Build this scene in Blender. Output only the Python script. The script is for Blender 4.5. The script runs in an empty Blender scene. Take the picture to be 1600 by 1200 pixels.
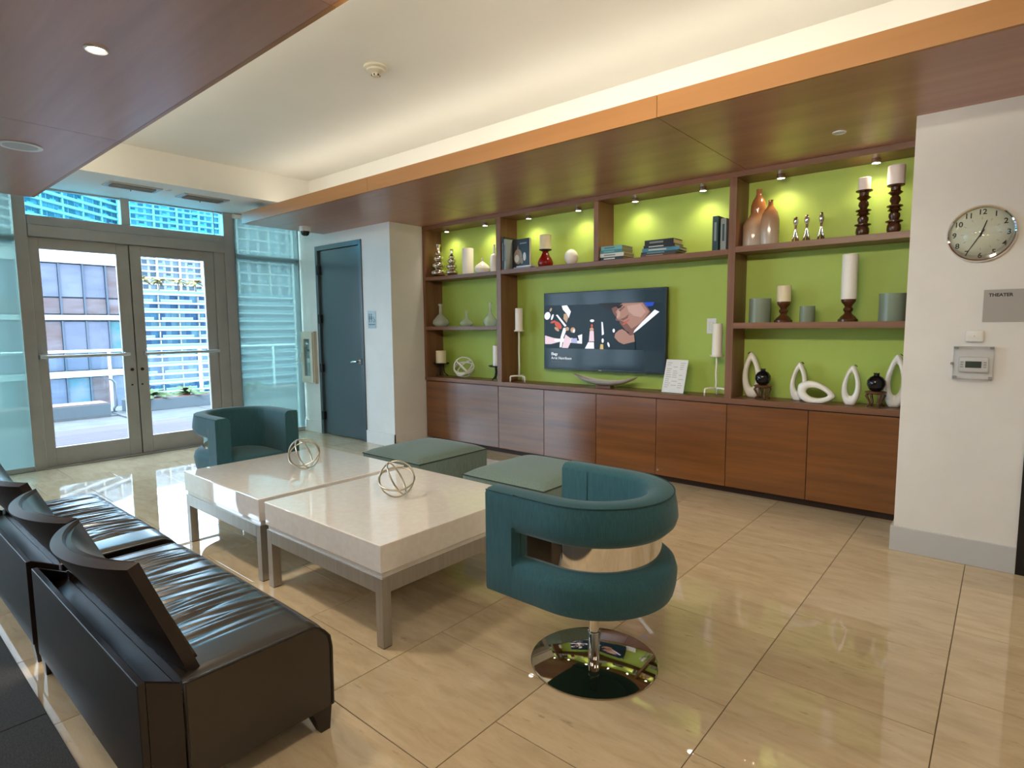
import bpy, bmesh, math, random
from mathutils import Vector, Matrix
random.seed(7)
S = bpy.context.scene
C = S.collection
PI = math.pi

# ------------------------------------------------------------------ camera
def set_camera():
    yaw, pitch, roll = math.radians(40.2607), math.radians(5.6213), math.radians(0.4993)
    f = Vector((-math.sin(yaw)*math.cos(pitch), math.cos(yaw)*math.cos(pitch), -math.sin(pitch)))
    r = Vector((math.cos(yaw), math.sin(yaw), 0))
    d = -r.cross(f)
    r2 = math.cos(roll)*r + math.sin(roll)*d
    d2 = -math.sin(roll)*r + math.cos(roll)*d
    cam = bpy.data.cameras.new('camera')
    cam.sensor_width = 36.0; cam.lens = 912.27/1600*36
    cam.clip_start = 0.05; cam.clip_end = 2000
    o = bpy.data.objects.new('camera', cam); C.objects.link(o)
    m = Matrix((( r2.x, -d2.x, -f.x, 0), (r2.y, -d2.y, -f.y, 0), (r2.z, -d2.z, -f.z, 1.41), (0, 0, 0, 1)))
    o.matrix_world = m
    S.camera = o
set_camera()
# ------------------------------------------------------------------ world, sun, large lights, exposure
W = bpy.data.worlds.new('sky'); S.world = W; W.use_nodes = True
W.node_tree.nodes['Background'].inputs[0].default_value = (0.72, 0.86, 1.0, 1)
W.node_tree.nodes['Background'].inputs[1].default_value = 6.2
def light(kind, name, loc, energy, color, direction=None, **kw):
    l = bpy.data.lights.new(name, kind); l.energy = energy; l.color = color
    for k, v in kw.items(): setattr(l, k, v)
    o = bpy.data.objects.new(name, l); C.objects.link(o); o.location = loc
    if direction is not None:
        o.rotation_euler = Vector(direction).to_track_quat('-Z', 'Y').to_euler()
    return o
light('SUN', 'sun', (20, -20, 40), 2.0, (1.0, 0.96, 0.9), (-0.55, 0.45, -0.72), angle=0.01)
WARM = (1.0, 0.90, 0.70)
# cove strips lying in the troughs of the two wooden soffits
light('AREA', 'cove_strip', (-2.3, 3.42, 2.67), 7.5, WARM, (0, 0.1, 1), shape='RECTANGLE', size=8.0, size_y=0.05)
light('AREA', 'cove_strip', (-2.3, 1.05, 2.77), 21, WARM, (0, 0.85, 0.5), shape='RECTANGLE', size=8.0, size_y=0.05)
DL_VIS, DL_OUT, DL_AIM = 80, 42, 54            # downlight powers: the seen one, then two sets of added unseen fill lamps
S.view_settings.view_transform = 'Standard'
S.view_settings.look = 'None'
S.view_settings.exposure = 1.20
S.view_settings.gamma = 1.0
S.view_settings.use_curve_mapping = False
S.cycles.max_bounces = 10
S.cycles.diffuse_bounces = 5
S.cycles.glossy_bounces = 5
S.cycles.transparent_max_bounces = 12
S.cycles.sample_clamp_indirect = 6.0
S.cycles.use_denoising = True

# ------------------------------------------------------------------ materials
M = {}
def srgb(r, g, b):
    return tuple(((c/255)/12.92 if c/255 <= 0.04045 else ((c/255+0.055)/1.055)**2.4) for c in (r, g, b)) + (1,)
def mat(name, col=(0.8, 0.8, 0.8, 1), rough=0.5, metal=0.0, **kw):
    m = bpy.data.materials.new(name); m.use_nodes = True
    b = m.node_tree.nodes['Principled BSDF']
    b.inputs['Base Color'].default_value = col if len(col) == 4 else tuple(col)+(1,)
    b.inputs['Roughness'].default_value = rough
    b.inputs['Metallic'].default_value = metal
    for k, v in kw.items(): b.inputs[k.replace('_', ' ')].default_value = v
    M[name] = m
    return m
def nd(m, typ, **inp):
    n = m.node_tree.nodes.new(typ)
    for k, v in inp.items():
        key = k.replace('_', ' ')
        if key in n.inputs: n.inputs[key].default_value = v
    return n
def lk(m, a, b): m.node_tree.links.new(a, b)
def ramp(m, fac, stops):
    n = m.node_tree.nodes.new('ShaderNodeValToRGB')
    e = n.color_ramp.elements
    e[0].position, e[0].color = stops[0]
    e[1].position, e[1].color = stops[-1]
    for p, c in stops[1:-1]:
        x = e.new(p); x.color = c
    lk(m, fac, n.inputs[0])
    return n
def noisy(name, c1, c2, scale=(5, 5, 5), detail=4, rough=0.5, bump=0.0, metal=0.0, rnd=0.0, lo=0.35, hi=0.65, nscale=1.0, **kw):
    m = mat(name, c1, rough, metal, **kw)
    b = m.node_tree.nodes['Principled BSDF']
    tc = nd(m, 'ShaderNodeTexCoord'); mp = nd(m, 'ShaderNodeMapping', Scale=scale)
    lk(m, tc.outputs['Object'], mp.inputs[0])
    vec = mp.outputs[0]
    oi = None
    if rnd:
        oi = nd(m, 'ShaderNodeObjectInfo')
        ad = nd(m, 'ShaderNodeVectorMath'); ad.operation = 'ADD'
        ml = nd(m, 'ShaderNodeMath'); ml.operation = 'MULTIPLY'; ml.inputs[1].default_value = 37.0
        lk(m, oi.outputs['Random'], ml.inputs[0]); lk(m, vec, ad.inputs[0]); lk(m, ml.outputs[0], ad.inputs[1])
        vec = ad.outputs[0]
    ns = nd(m, 'ShaderNodeTexNoise', Scale=nscale, Detail=detail, Roughness=0.6)
    lk(m, vec, ns.inputs['Vector'])
    rp = ramp(m, ns.outputs['Fac'], [(lo, c1), (hi, c2)])
    out = rp.outputs[0]
    if rnd:
        mr = nd(m, 'ShaderNodeMapRange'); mr.inputs[3].default_value = 1-rnd; mr.inputs[4].default_value = 1+rnd
        lk(m, oi.outputs['Random'], mr.inputs[0])
        hs = nd(m, 'ShaderNodeHueSaturation'); lk(m, mr.outputs[0], hs.inputs['Value']); lk(m, out, hs.inputs['Color'])
        out = hs.outputs[0]
    lk(m, out, b.inputs['Base Color'])
    if bump:
        bp = nd(m, 'ShaderNodeBump', Strength=bump, Distance=0.004); lk(m, ns.outputs['Fac'], bp.inputs['Height'])
        lk(m, bp.outputs[0], b.inputs['Normal'])
    return m
def wood(name, dark, lite, axis='x', rough=0.35, rnd=0.10, k=1.0, **kw):
    sc = {'x': (0.9*k, 16*k, 16*k), 'y': (16*k, 0.9*k, 16*k), 'z': (16*k, 16*k, 0.9*k)}[axis]
    return noisy(name, dark, lite, sc, detail=6, rough=rough, rnd=rnd, lo=0.30, hi=0.72, **kw)
def glassmat(name, tint=(0.9, 0.97, 1, 1), gloss=0.12, rough=0.0):
    m = bpy.data.materials.new(name); m.use_nodes = True; nt = m.node_tree; nt.nodes.clear()
    o = nd(m, 'ShaderNodeOutputMaterial'); t = nd(m, 'ShaderNodeBsdfTransparent'); g = nd(m, 'ShaderNodeBsdfGlossy')
    t.inputs[0].default_value = tint; g.inputs['Roughness'].default_value = rough
    fr = nd(m, 'ShaderNodeFresnel'); fr.inputs[0].default_value = 1.45
    mx = nd(m, 'ShaderNodeMixShader')
    ml = nd(m, 'ShaderNodeMath'); ml.operation = 'MULTIPLY_ADD'; ml.inputs[1].default_value = 0.45; ml.inputs[2].default_value = gloss*0.05
    lk(m, fr.outputs[0], ml.inputs[0]); lk(m, ml.outputs[0], mx.inputs[0])
    lk(m, t.outputs[0], mx.inputs[1]); lk(m, g.outputs[0], mx.inputs[2]); lk(m, mx.outputs[0], o.inputs[0])
    M[name] = m; return m
def emit(name, col, strength):
    m = mat(name, (0, 0, 0, 1), 0.3)
    b = m.node_tree.nodes['Principled BSDF']
    b.inputs['Emission Color'].default_value = col if len(col) == 4 else tuple(col)+(1,)
    b.inputs['Emission Strength'].default_value = strength
    return m

# polished stone floor
def floor_mat():
    m = mat('marble', (0.5, 0.4, 0.28, 1), 0.022)
    b = m.node_tree.nodes['Principled BSDF']
    b.inputs['Specular IOR Level'].default_value = 0.75
    ge = nd(m, 'ShaderNodeNewGeometry'); oi = nd(m, 'ShaderNodeObjectInfo')
    mp = nd(m, 'ShaderNodeMapping', Scale=(2.6, 10.0, 1.0)); mp.inputs['Rotation'].default_value = (0, 0, 0.10)
    lk(m, ge.outputs['Position'], mp.inputs[0])
    mo = nd(m, 'ShaderNodeVectorMath'); mo.operation = 'ADD'
    ml = nd(m, 'ShaderNodeMath'); ml.operation = 'MULTIPLY'; ml.inputs[1].default_value = 53.0
    lk(m, oi.outputs['Random'], ml.inputs[0]); lk(m, mp.outputs[0], mo.inputs[0]); lk(m, ml.outputs[0], mo.inputs[1])
    n1 = nd(m, 'ShaderNodeTexNoise', Scale=1.6, Detail=7.0, Roughness=0.65, Distortion=0.6); lk(m, mo.outputs[0], n1.inputs['Vector'])
    r1 = ramp(m, n1.outputs['Fac'], [(0.25, (0.44, 0.345, 0.222, 1)), (0.5, (0.53, 0.425, 0.278, 1)), (0.78, (0.60, 0.495, 0.340, 1))])
    n2 = nd(m, 'ShaderNodeTexNoise', Scale=4.0, Detail=3.0, Roughness=0.7); lk(m, mo.outputs[0], n2.inputs['Vector'])
    r2 = ramp(m, n2.outputs['Fac'], [(0.24, (0.55, 0.5, 0.45, 1)), (0.36, (1, 1, 1, 1))])
    mx = nd(m, 'ShaderNodeMix'); mx.data_type = 'RGBA'; mx.blend_type = 'MULTIPLY'; mx.inputs[0].default_value = 0.7
    lk(m, r1.outputs[0], mx.inputs[6]); lk(m, r2.outputs[0], mx.inputs[7])
    mr = nd(m, 'ShaderNodeMapRange'); mr.inputs[3].default_value = 0.93; mr.inputs[4].default_value = 1.07
    lk(m, oi.outputs['Random'], mr.inputs[0])
    hs = nd(m, 'ShaderNodeHueSaturation'); lk(m, mr.outputs[0], hs.inputs['Value']); lk(m, mx.outputs[2], hs.inputs['Color'])
    lk(m, hs.outputs[0], b.inputs['Base Color'])
floor_mat()
mat('grout', (0.10, 0.070, 0.040, 1), 0.8)
noisy('paint_white', (0.70, 0.69, 0.66, 1), (0.74, 0.73, 0.70, 1), (3, 3, 3), rough=0.6)
noisy('paint_ceiling', (0.78, 0.76, 0.71, 1), (0.80, 0.78, 0.73, 1), (2, 2, 2), rough=0.75)
noisy('paint_green', (0.38, 0.51, 0.085, 1), (0.40, 0.535, 0.095, 1), (4, 4, 4), rough=0.55)
mat('paint_base', (0.50, 0.51, 0.51, 1), 0.5)
wood('soffit_wood', (0.33, 0.150, 0.098, 1), (0.48, 0.242, 0.168, 1), 'x', 0.36, 0.05, 0.35, Specular_IOR_Level=0.6, Coat_Weight=0.15, Coat_Roughness=0.30)
wood('fascia_wood', (0.33, 0.145, 0.042, 1), (0.42, 0.195, 0.062, 1), 'x', 0.4, 0.04, 0.35)
wood('cabinet_wood', (0.125, 0.036, 0.004, 1), (0.235, 0.078, 0.011, 1), 'x', 0.28, 0.12, Specular_IOR_Level=0.9, Coat_Weight=0.5, Coat_Roughness=0.22)
wood('shelf_wood_x', (0.15, 0.062, 0.030, 1), (0.25, 0.115, 0.060, 1), 'x', 0.38, 0.05)
wood('shelf_wood_z', (0.15, 0.062, 0.030, 1), (0.25, 0.115, 0.060, 1), 'z', 0.38, 0.05)
mat('toe_dark', (0.05, 0.02, 0.010, 1), 0.6)
wood('dark_wood', (0.010, 0.006, 0.005, 1), (0.022, 0.013, 0.010, 1), 'x', 0.38, 0.0)
wood('turned_wood', (0.045, 0.014, 0.005, 1), (0.13, 0.045, 0.016, 1), 'z', 0.25, 0.1)
wood('stand_wood', (0.07, 0.026, 0.012, 1), (0.16, 0.062, 0.028, 1), 'x', 0.4, 0.1)
noisy('leather', (0.010, 0.0068, 0.0042, 1), (0.019, 0.0125, 0.0080, 1), (9, 9, 9), detail=8, rough=0.25, bump=0.08, nscale=2.0, Specular_IOR_Level=0.8)
mat('leather_piping', (0.014, 0.009, 0.007, 1), 0.35)
def fabric(name, c1, c2, sheen=0.25):
    m = noisy(name, c1, c2, (170, 170, 14), detail=3, rough=0.85, bump=0.12, Sheen_Weight=sheen, Sheen_Roughness=0.4)
    return m
fabric('teal_fabric', (0.017, 0.082, 0.102, 1), (0.025, 0.106, 0.130, 1))
fabric('sage_fabric', (0.112, 0.162, 0.142, 1), (0.150, 0.212, 0.188, 1), 0.2)
mat('sage_piping', (0.035, 0.05, 0.042, 1), 0.7)
mat('teal_piping', (0.02, 0.07, 0.08, 1), 0.7)
mat('chrome', (0.78, 0.76, 0.72, 1), 0.05, 1.0)
mat('dark_chrome', (0.46, 0.44, 0.38, 1), 0.04, 1.0)
mat('pewter', (0.66, 0.64, 0.60, 1), 0.30, 0.45)
mat('silver', (0.72, 0.69, 0.62, 1), 0.12, 1.0)
noisy('brushed_metal', (0.40, 0.38, 0.35, 1), (0.46, 0.44, 0.40, 1), (60, 60, 3), rough=0.42, metal=0.75)
noisy('door_frame_metal', (0.40, 0.405, 0.395, 1), (0.44, 0.445, 0.435, 1), (4, 4, 4), rough=0.42, metal=0.2)
mat('bright_bar', (0.62, 0.70, 0.72, 1), 0.3, 0.6)
noisy('quartz', (0.82, 0.785, 0.735, 1), (0.88, 0.845, 0.795, 1), (30, 30, 30), detail=5, rough=0.04, Specular_IOR_Level=0.9, Coat_Weight=1.0, Coat_Roughness=0.02)
mat('nickel', (0.50, 0.45, 0.36, 1), 0.28, 1.0)
mat('restroom_door', (0.055, 0.080, 0.090, 1), 0.30)
mat('black', (0.006, 0.006, 0.007, 1), 0.35)
mat('iron', (0.012, 0.010, 0.010, 1), 0.5)
mat('black_glaze', (0.004, 0.004, 0.006, 1), 0.06)
mat('white_plastic', (0.72, 0.72, 0.70, 1), 0.4)
mat('cream_plastic', (0.62, 0.58, 0.47, 1), 0.45)
mat('ceramic', (0.88, 0.86, 0.80, 1), 0.20)
mat('white_iron', (0.84, 0.82, 0.74, 1), 0.5)
mat('wax_white', (0.88, 0.84, 0.77, 1), 0.5, Subsurface_Weight=0.0)
mat('wax_cream', (0.78, 0.68, 0.47, 1), 0.5)
mat('wax_pink', (0.80, 0.68, 0.64, 1), 0.5)
mat('red_glaze', (0.20, 0.006, 0.006, 1), 0.08)
mat('paper', (0.80, 0.80, 0.80, 1), 0.7)
mat('print_grey', (0.42, 0.43, 0.48, 1), 0.7)
mat('ink', (0.015, 0.015, 0.017, 1), 0.5)
mat('sign_grey', (0.36, 0.35, 0.33, 1), 0.45)
mat('sign_blue', (0.36, 0.46, 0.50, 1), 0.4)
mat('sign_ink', (0.05, 0.09, 0.11, 1), 0.4)
mat('lcd', (0.035, 0.060, 0.045, 1), 0.2)
mat('vent_grey', (0.40, 0.40, 0.39, 1), 0.5)
mat('speaker_mesh', (0.42, 0.40, 0.39, 1), 0.6)
noisy('carpet', (0.022, 0.020, 0.018, 1), (0.040, 0.037, 0.032, 1), (90, 220, 90), rough=0.95, bump=0.4)
mat('clock_face', (0.74, 0.72, 0.64, 1), 0.5)
glassmat('door_glass', (0.90, 0.96, 1.0, 1), 0.1)
glassmat('transom_glass', (0.42, 0.88, 1.0, 1), 0.1)
glassmat('shade_glass', (0.76, 0.93, 0.90, 1), 0.1)
glassmat('clear_glass', (0.95, 0.97, 0.95, 1), 0.3)
glassmat('acrylic', (0.97, 0.975, 0.985, 1), 0.3)
glassmat('rail_glass', (0.85, 0.93, 0.96, 1), 0.1)
def mixmat(name, col, trans, tint, rough=0.3, translucent=0.0):
    m = mat(name, col, rough); nt = m.node_tree
    b = nt.nodes['Principled BSDF']; out = nt.nodes['Material Output']
    sh = b.outputs[0]
    if translucent:
        tl = nd(m, 'ShaderNodeBsdfTranslucent'); tl.inputs[0].default_value = col
        mx0 = nd(m, 'ShaderNodeMixShader'); mx0.inputs[0].default_value = translucent
        lk(m, sh, mx0.inputs[1]); lk(m, tl.outputs[0], mx0.inputs[2]); sh = mx0.outputs[0]
    t = nd(m, 'ShaderNodeBsdfTransparent'); t.inputs[0].default_value = tint
    mx = nd(m, 'ShaderNodeMixShader'); mx.inputs[0].default_value = trans
    lk(m, sh, mx.inputs[1]); lk(m, t.outputs[0], mx.inputs[2]); lk(m, mx.outputs[0], out.inputs[0])
    return m
mixmat('shade_cloth', (0.145, 0.168, 0.168, 1), 0.13, (0.9, 1.0, 0.97, 1), 0.9, 0.70)
mixmat('green_frost', (0.32, 0.37, 0.29, 1), 0.40, (0.80, 0.90, 0.78, 1), 0.25)
mixmat('frost_glass', (0.78, 0.82, 0.74, 1), 0.62, (0.92, 0.97, 0.90, 1), 0.12)
emit('lamp_glow', (1.0, 0.93, 0.78), 14.0)
# two-tone vase glaze (cream below, amber towards the neck)
def vase_glaze():
    m = mat('amber_glaze', (0.5, 0.3, 0.2, 1), 0.12)
    b = m.node_tree.nodes['Principled BSDF']
    tc = nd(m, 'ShaderNodeTexCoord'); sp = nd(m, 'ShaderNodeSeparateXYZ'); lk(m, tc.outputs['Object'], sp.inputs[0])
    ns = nd(m, 'ShaderNodeTexNoise', Scale=14.0, Detail=3.0); lk(m, tc.outputs['Object'], ns.inputs['Vector'])
    a = nd(m, 'ShaderNodeMath'); a.operation = 'MULTIPLY_ADD'; a.inputs[1].default_value = 0.10; lk(m, ns.outputs['Fac'], a.inputs[0]); lk(m, sp.outputs['Z'], a.inputs[2])
    r = ramp(m, a.outputs[0], [(0.08, (0.52, 0.44, 0.36, 1)), (0.22, (0.42, 0.27, 0.17, 1)), (0.33, (0.30, 0.115, 0.040, 1))])
    lk(m, r.outputs[0], b.inputs['Base Color'])
vase_glaze()

# exterior
noisy('terrace_base', (0.074, 0.074, 0.074, 1), (0.093, 0.093, 0.093, 1), (4, 4, 4), rough=0.8)
noisy('paver', (0.071, 0.074, 0.077, 1), (0.087, 0.090, 0.093, 1), (6, 6, 6), rough=0.8, rnd=0.04)
wood('deck_wood', (0.068, 0.056, 0.065, 1), (0.096, 0.079, 0.092, 1), 'y', 0.7, 0.08)
mat('planter_grey', (0.074, 0.090, 0.102, 1), 0.5); mat('planter_dark', (0.062, 0.074, 0.087, 1), 0.5)
mat('frond', (0.062, 0.090, 0.040, 1), 0.6); mat('frond_gold', (0.136, 0.112, 0.043, 1), 0.6); mat('palm_trunk', (0.105, 0.074, 0.056, 1), 0.8)
mat('office_grey', (0.025, 0.031, 0.040, 1), 0.4); mat('office_fin', (0.031, 0.040, 0.053, 1), 0.4); mat('facade_white', (0.223, 0.223, 0.220, 1), 0.6)
noisy('pane_lav', (0.043, 0.048, 0.067, 1), (0.057, 0.062, 0.084, 1), (0.5, 0.5, 1.2), rough=0.12, rnd=0.12)
noisy('pane_rose', (0.048, 0.032, 0.031, 1), (0.065, 0.056, 0.062, 1), (0.3, 0.3, 1.6), rough=0.12, rnd=0.06)
noisy('pane_teal', (0.015, 0.059, 0.065, 1), (0.068, 0.074, 0.093, 1), (0.6, 0.6, 0.6), rough=0.10, rnd=0.12)
mat('condo_blue', (0.043, 0.099, 0.155, 1), 0.4); mat('condo_win', (0.011, 0.040, 0.087, 1), 0.35); mat('condo_win2', (0.022, 0.071, 0.118, 1), 0.35); mat('condo_win3', (0.046, 0.105, 0.140, 1), 0.35)
mat('condo_glass', (0.062, 0.124, 0.174, 1), 0.3)
mat('tower_white', (0.161, 0.174, 0.186, 1), 0.6); mat('tower_win', (0.031, 0.050, 0.068, 1), 0.35); mat('tower_win2', (0.062, 0.093, 0.118, 1), 0.35)
for _n in ('terrace_base', 'paver', 'deck_wood', 'planter_grey', 'frond', 'frond_gold', 'palm_trunk', 'office_grey', 'office_fin', 'facade_white', 'pane_lav', 'pane_rose', 'pane_teal', 'condo_blue', 'condo_win', 'condo_win2', 'condo_win3', 'condo_glass', 'tower_white', 'tower_win', 'tower_win2'):
    M[_n].node_tree.nodes['Principled BSDF'].inputs['Specular IOR Level'].default_value = 0.08
# ------------------------------------------------------------------ geometry helpers
def obj(name, bm, m, parent=None, loc=None, smooth=False, kind=None, label=None):
    me = bpy.data.meshes.new(name)
    if isinstance(bm, bmesh.types.BMesh):
        bmesh.ops.recalc_face_normals(bm, faces=bm.faces[:])
        bm.to_mesh(me); bm.free()
    else:
        me = bm
    if m is not None and not me.materials: me.materials.append(M[m])
    if smooth is True:
        for p in me.polygons: p.use_smooth = True
    elif smooth:
        try: me.set_sharp_from_angle(angle=math.radians(smooth))
        except Exception: pass
        for p in me.polygons: p.use_smooth = True
    o = bpy.data.objects.new(name, me); C.objects.link(o)
    if parent is not None: o.parent = parent
    if loc is not None: o.location = loc
    if kind: o['kind'] = kind
    if label: o['label'] = label
    return o
def tag(o, label, cat, group=None):
    o['label'] = label; o['category'] = cat
    if group: o['group'] = group
    return o
def thing(name, label, cat, loc=(0, 0, 0), rz=0.0, group=None):
    o = bpy.data.objects.new(name, None); C.objects.link(o)
    o.location = loc; o.rotation_euler = (0, 0, rz); o.empty_display_size = 0.1
    return tag(o, label, cat, group)
def struct(name, bm=None, m=None, parent=None, smooth=False):
    if bm is None:
        o = bpy.data.objects.new(name, None); C.objects.link(o)
    else:
        o = obj(name, bm, m, parent, smooth=smooth)
    o['kind'] = 'structure'
    return o
def bx(x0, x1, y0, y1, z0, z1, bm=None, bev=0.0, seg=2):
    n = bmesh.new()
    bmesh.ops.create_cube(n, size=1.0)
    for v in n.verts:
        v.co = Vector((x0 if v.co.x < 0 else x1, y0 if v.co.y < 0 else y1, z0 if v.co.z < 0 else z1))
    if bev: bmesh.ops.bevel(n, geom=n.edges[:], offset=bev, segments=seg, affect='EDGES', profile=0.5)
    return join(bm, n)
def join(bm, n):
    if bm is None: return n
    me = bpy.data.meshes.new('tmp'); n.to_mesh(me); n.free(); bm.from_mesh(me); bpy.data.meshes.remove(me)
    return bm
def lathe(prof, seg=28, bm=None, at=(0, 0, 0), cap=True):
    n = bmesh.new(); rings = []
    for r, z in prof:
        if r < 1e-5: rings.append([n.verts.new((0, 0, z))])
        else: rings.append([n.verts.new((r*math.cos(2*PI*i/seg), r*math.sin(2*PI*i/seg), z)) for i in range(seg)])
    for a, b in zip(rings, rings[1:]):
        for i in range(seg):
            j = (i+1) % seg
            if len(a) == 1 and len(b) == 1: continue
            if len(a) == 1: n.faces.new((a[0], b[i], b[j]))
            elif len(b) == 1: n.faces.new((a[i], a[j], b[0]))
            else: n.faces.new((a[i], a[j], b[j], b[i]))
    if cap:
        for g in (rings[0], rings[-1]):
            if len(g) > 2: n.faces.new(g)
    for v in n.verts: v.co += Vector(at)
    return join(bm, n)
def cyl(p0, p1, r, bm=None, seg=16, r1=None):
    p0, p1 = Vector(p0), Vector(p1); L = (p1-p0).length
    n = lathe([(r, 0), (r1 if r1 is not None else r, L)], seg)
    q = (p1-p0).to_track_quat('Z', 'Y').to_matrix().to_4x4()
    bmesh.ops.transform(n, matrix=Matrix.Translation(p0) @ q, verts=n.verts[:])
    return join(bm, n)
def tube(pts, r, closed=False, seg=8, bm=None):
    pts = [Vector(p) for p in pts]; n = bmesh.new(); N = len(pts); rings = []
    prev = None
    for i, p in enumerate(pts):
        if closed: t = (pts[(i+1) % N]-pts[i-1])
        else: t = pts[min(i+1, N-1)]-pts[max(i-1, 0)]
        t.normalize()
        if prev is None:
            u = t.orthogonal().normalized()
        else:
            u = (prev - t*prev.dot(t))
            u = u.normalized() if u.length > 1e-6 else t.orthogonal().normalized()
        prev = u; w = t.cross(u)
        rr = r[i] if isinstance(r, (list, tuple)) else r
        rings.append([n.verts.new(p + rr*(math.cos(2*PI*k/seg)*u + math.sin(2*PI*k/seg)*w)) for k in range(seg)])
    m = N if closed else N-1
    for i in range(m):
        a, b = rings[i], rings[(i+1) % N]
        off = 0
        if closed and i == N-1:
            off = min(range(seg), key=lambda s: (a[0].co-b[s].co).length)
        for k in range(seg):
            n.faces.new((a[k], a[(k+1) % seg], b[(k+1+off) % seg], b[(k+off) % seg]))
    if not closed:
        n.faces.new(rings[0]); n.faces.new(rings[-1])
    return join(bm, n)
def prism(poly, d0, d1, axis='z', bm=None, bev=0.0):
    """poly: 2-D outline; axis 'z' -> (x,y), 'y' -> (x,z), 'x' -> (y,z)"""
    n = bmesh.new()
    def P(u, v, d): return {'z': (u, v, d), 'y': (u, d, v), 'x': (d, u, v)}[axis]
    a = [n.verts.new(P(u, v, d0)) for u, v in poly]; b = [n.verts.new(P(u, v, d1)) for u, v in poly]
    N = len(poly)
    n.faces.new(a); n.faces.new(b)
    for i in range(N): n.faces.new((a[i], a[(i+1) % N], b[(i+1) % N], b[i]))
    if bev: bmesh.ops.bevel(n, geom=n.edges[:], offset=bev, segments=2, affect='EDGES')
    return join(bm, n)
def sweep(path, prof_fn, bm=None, caps=True):
    """path: list of (x,y,nx,ny); prof_fn(i)-> list of (radial,z); closed profile"""
    n = bmesh.new(); rings = []
    for i, (x, y, nx, ny) in enumerate(path):
        rings.append([n.verts.new((x+nx*r, y+ny*r, z)) for r, z in prof_fn(i)])
    for a, b in zip(rings, rings[1:]):
        K = len(a)
        for k in range(K): n.faces.new((a[k], a[(k+1) % K], b[(k+1) % K], b[k]))
    if caps: n.faces.new(rings[0]); n.faces.new(rings[-1])
    return join(bm, n)
def text_bm(body, size, depth=0.0006, align='LEFT', bold=0.0):
    cu = bpy.data.curves.new('text', 'FONT'); cu.body = body; cu.size = size; cu.extrude = depth
    cu.align_x = align; cu.resolution_u = 3; cu.offset = bold
    o = bpy.data.objects.new('text_tmp', cu); C.objects.link(o)
    dg = bpy.context.evaluated_depsgraph_get(); dg.update()
    me = bpy.data.meshes.new_from_object(o.evaluated_get(dg))
    n = bmesh.new(); n.from_mesh(me)
    C.objects.unlink(o); bpy.data.objects.remove(o); bpy.data.curves.remove(cu); bpy.data.meshes.remove(me)
    return n
def xf(n, mtx):
    bmesh.ops.transform(n, matrix=mtx, verts=n.verts[:]); return n
ROTX90 = Matrix.Rotation(PI/2, 4, 'X')     # text / lathe facing -Y
def copy_tree(o, parent=None):
    c = o.copy(); C.objects.link(c)
    if parent is not None: c.parent = parent
    for ch in list(o.children): copy_tree(ch, c)
    return c

# ================================================================== THE ROOM
XW, YD, YR, YC, YG = -7.435, 4.286, 4.235, 4.77, 5.05      # window wall, door wall, right wall, cabinet front, green wall
ZS, ZC, ZB = 2.61, 3.13, 2.83                              # wooden soffits, ceiling, window bulkhead
XE, YS = 4.2, -4.0                                         # far ends of the room behind the camera
floor = struct('floor', bx(XW-0.16, XE+0.1, YS-0.1, 5.2, -0.12, -0.0025), 'grout')
_tiles = {}
def tile(x0, x1, y0, y1):
    w, d = round(x1-x0, 3), round(y1-y0, 3)
    if (w, d) not in _tiles:
        n = bmesh.new(); c = 0.0012; g = 0.0016
        a = [n.verts.new((sx*(w/2-g), sy*(d/2-g), -0.0045)) for sx, sy in ((-1,-1),(1,-1),(1,1),(-1,1))]
        b = [n.verts.new((sx*(w/2-g), sy*(d/2-g), -c)) for sx, sy in ((-1,-1),(1,-1),(1,1),(-1,1))]
        t = [n.verts.new((sx*(w/2-g-c), sy*(d/2-g-c), 0)) for sx, sy in ((-1,-1),(1,-1),(1,1),(-1,1))]
        n.faces.new(t); n.faces.new(a)
        for i in range(4):
            j = (i+1) % 4
            n.faces.new((a[i], a[j], b[j], b[i])); n.faces.new((b[i], b[j], t[j], t[i]))
        bmesh.ops.recalc_face_normals(n, faces=n.faces[:])
        me = bpy.data.meshes.new('floor_tile'); n.to_mesh(me); n.free(); me.materials.append(M['marble']); _tiles[(w, d)] = me
    o = bpy.data.objects.new('floor_tile', _tiles[(w, d)]); C.objects.link(o)
    o.parent = floor; o.location = ((x0+x1)/2, (y0+y1)/2, 0)
TP = 0.606
for k in range(-12, 8):
    x0 = -0.113 + k*TP; x1 = x0+TP
    x0, x1 = max(x0, XW-0.02), min(x1, XE)
    if x1-x0 < 0.02: continue
    off = 2.365 if k % 2 else 2.668
    for j in range(-11, 6):
        y0 = off + j*TP; y1 = y0+TP
        y0, y1 = max(y0, YS), min(y1, 4.9)
        if y1-y0 < 0.02: continue
        tile(x0, x1, y0, y1)

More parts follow.
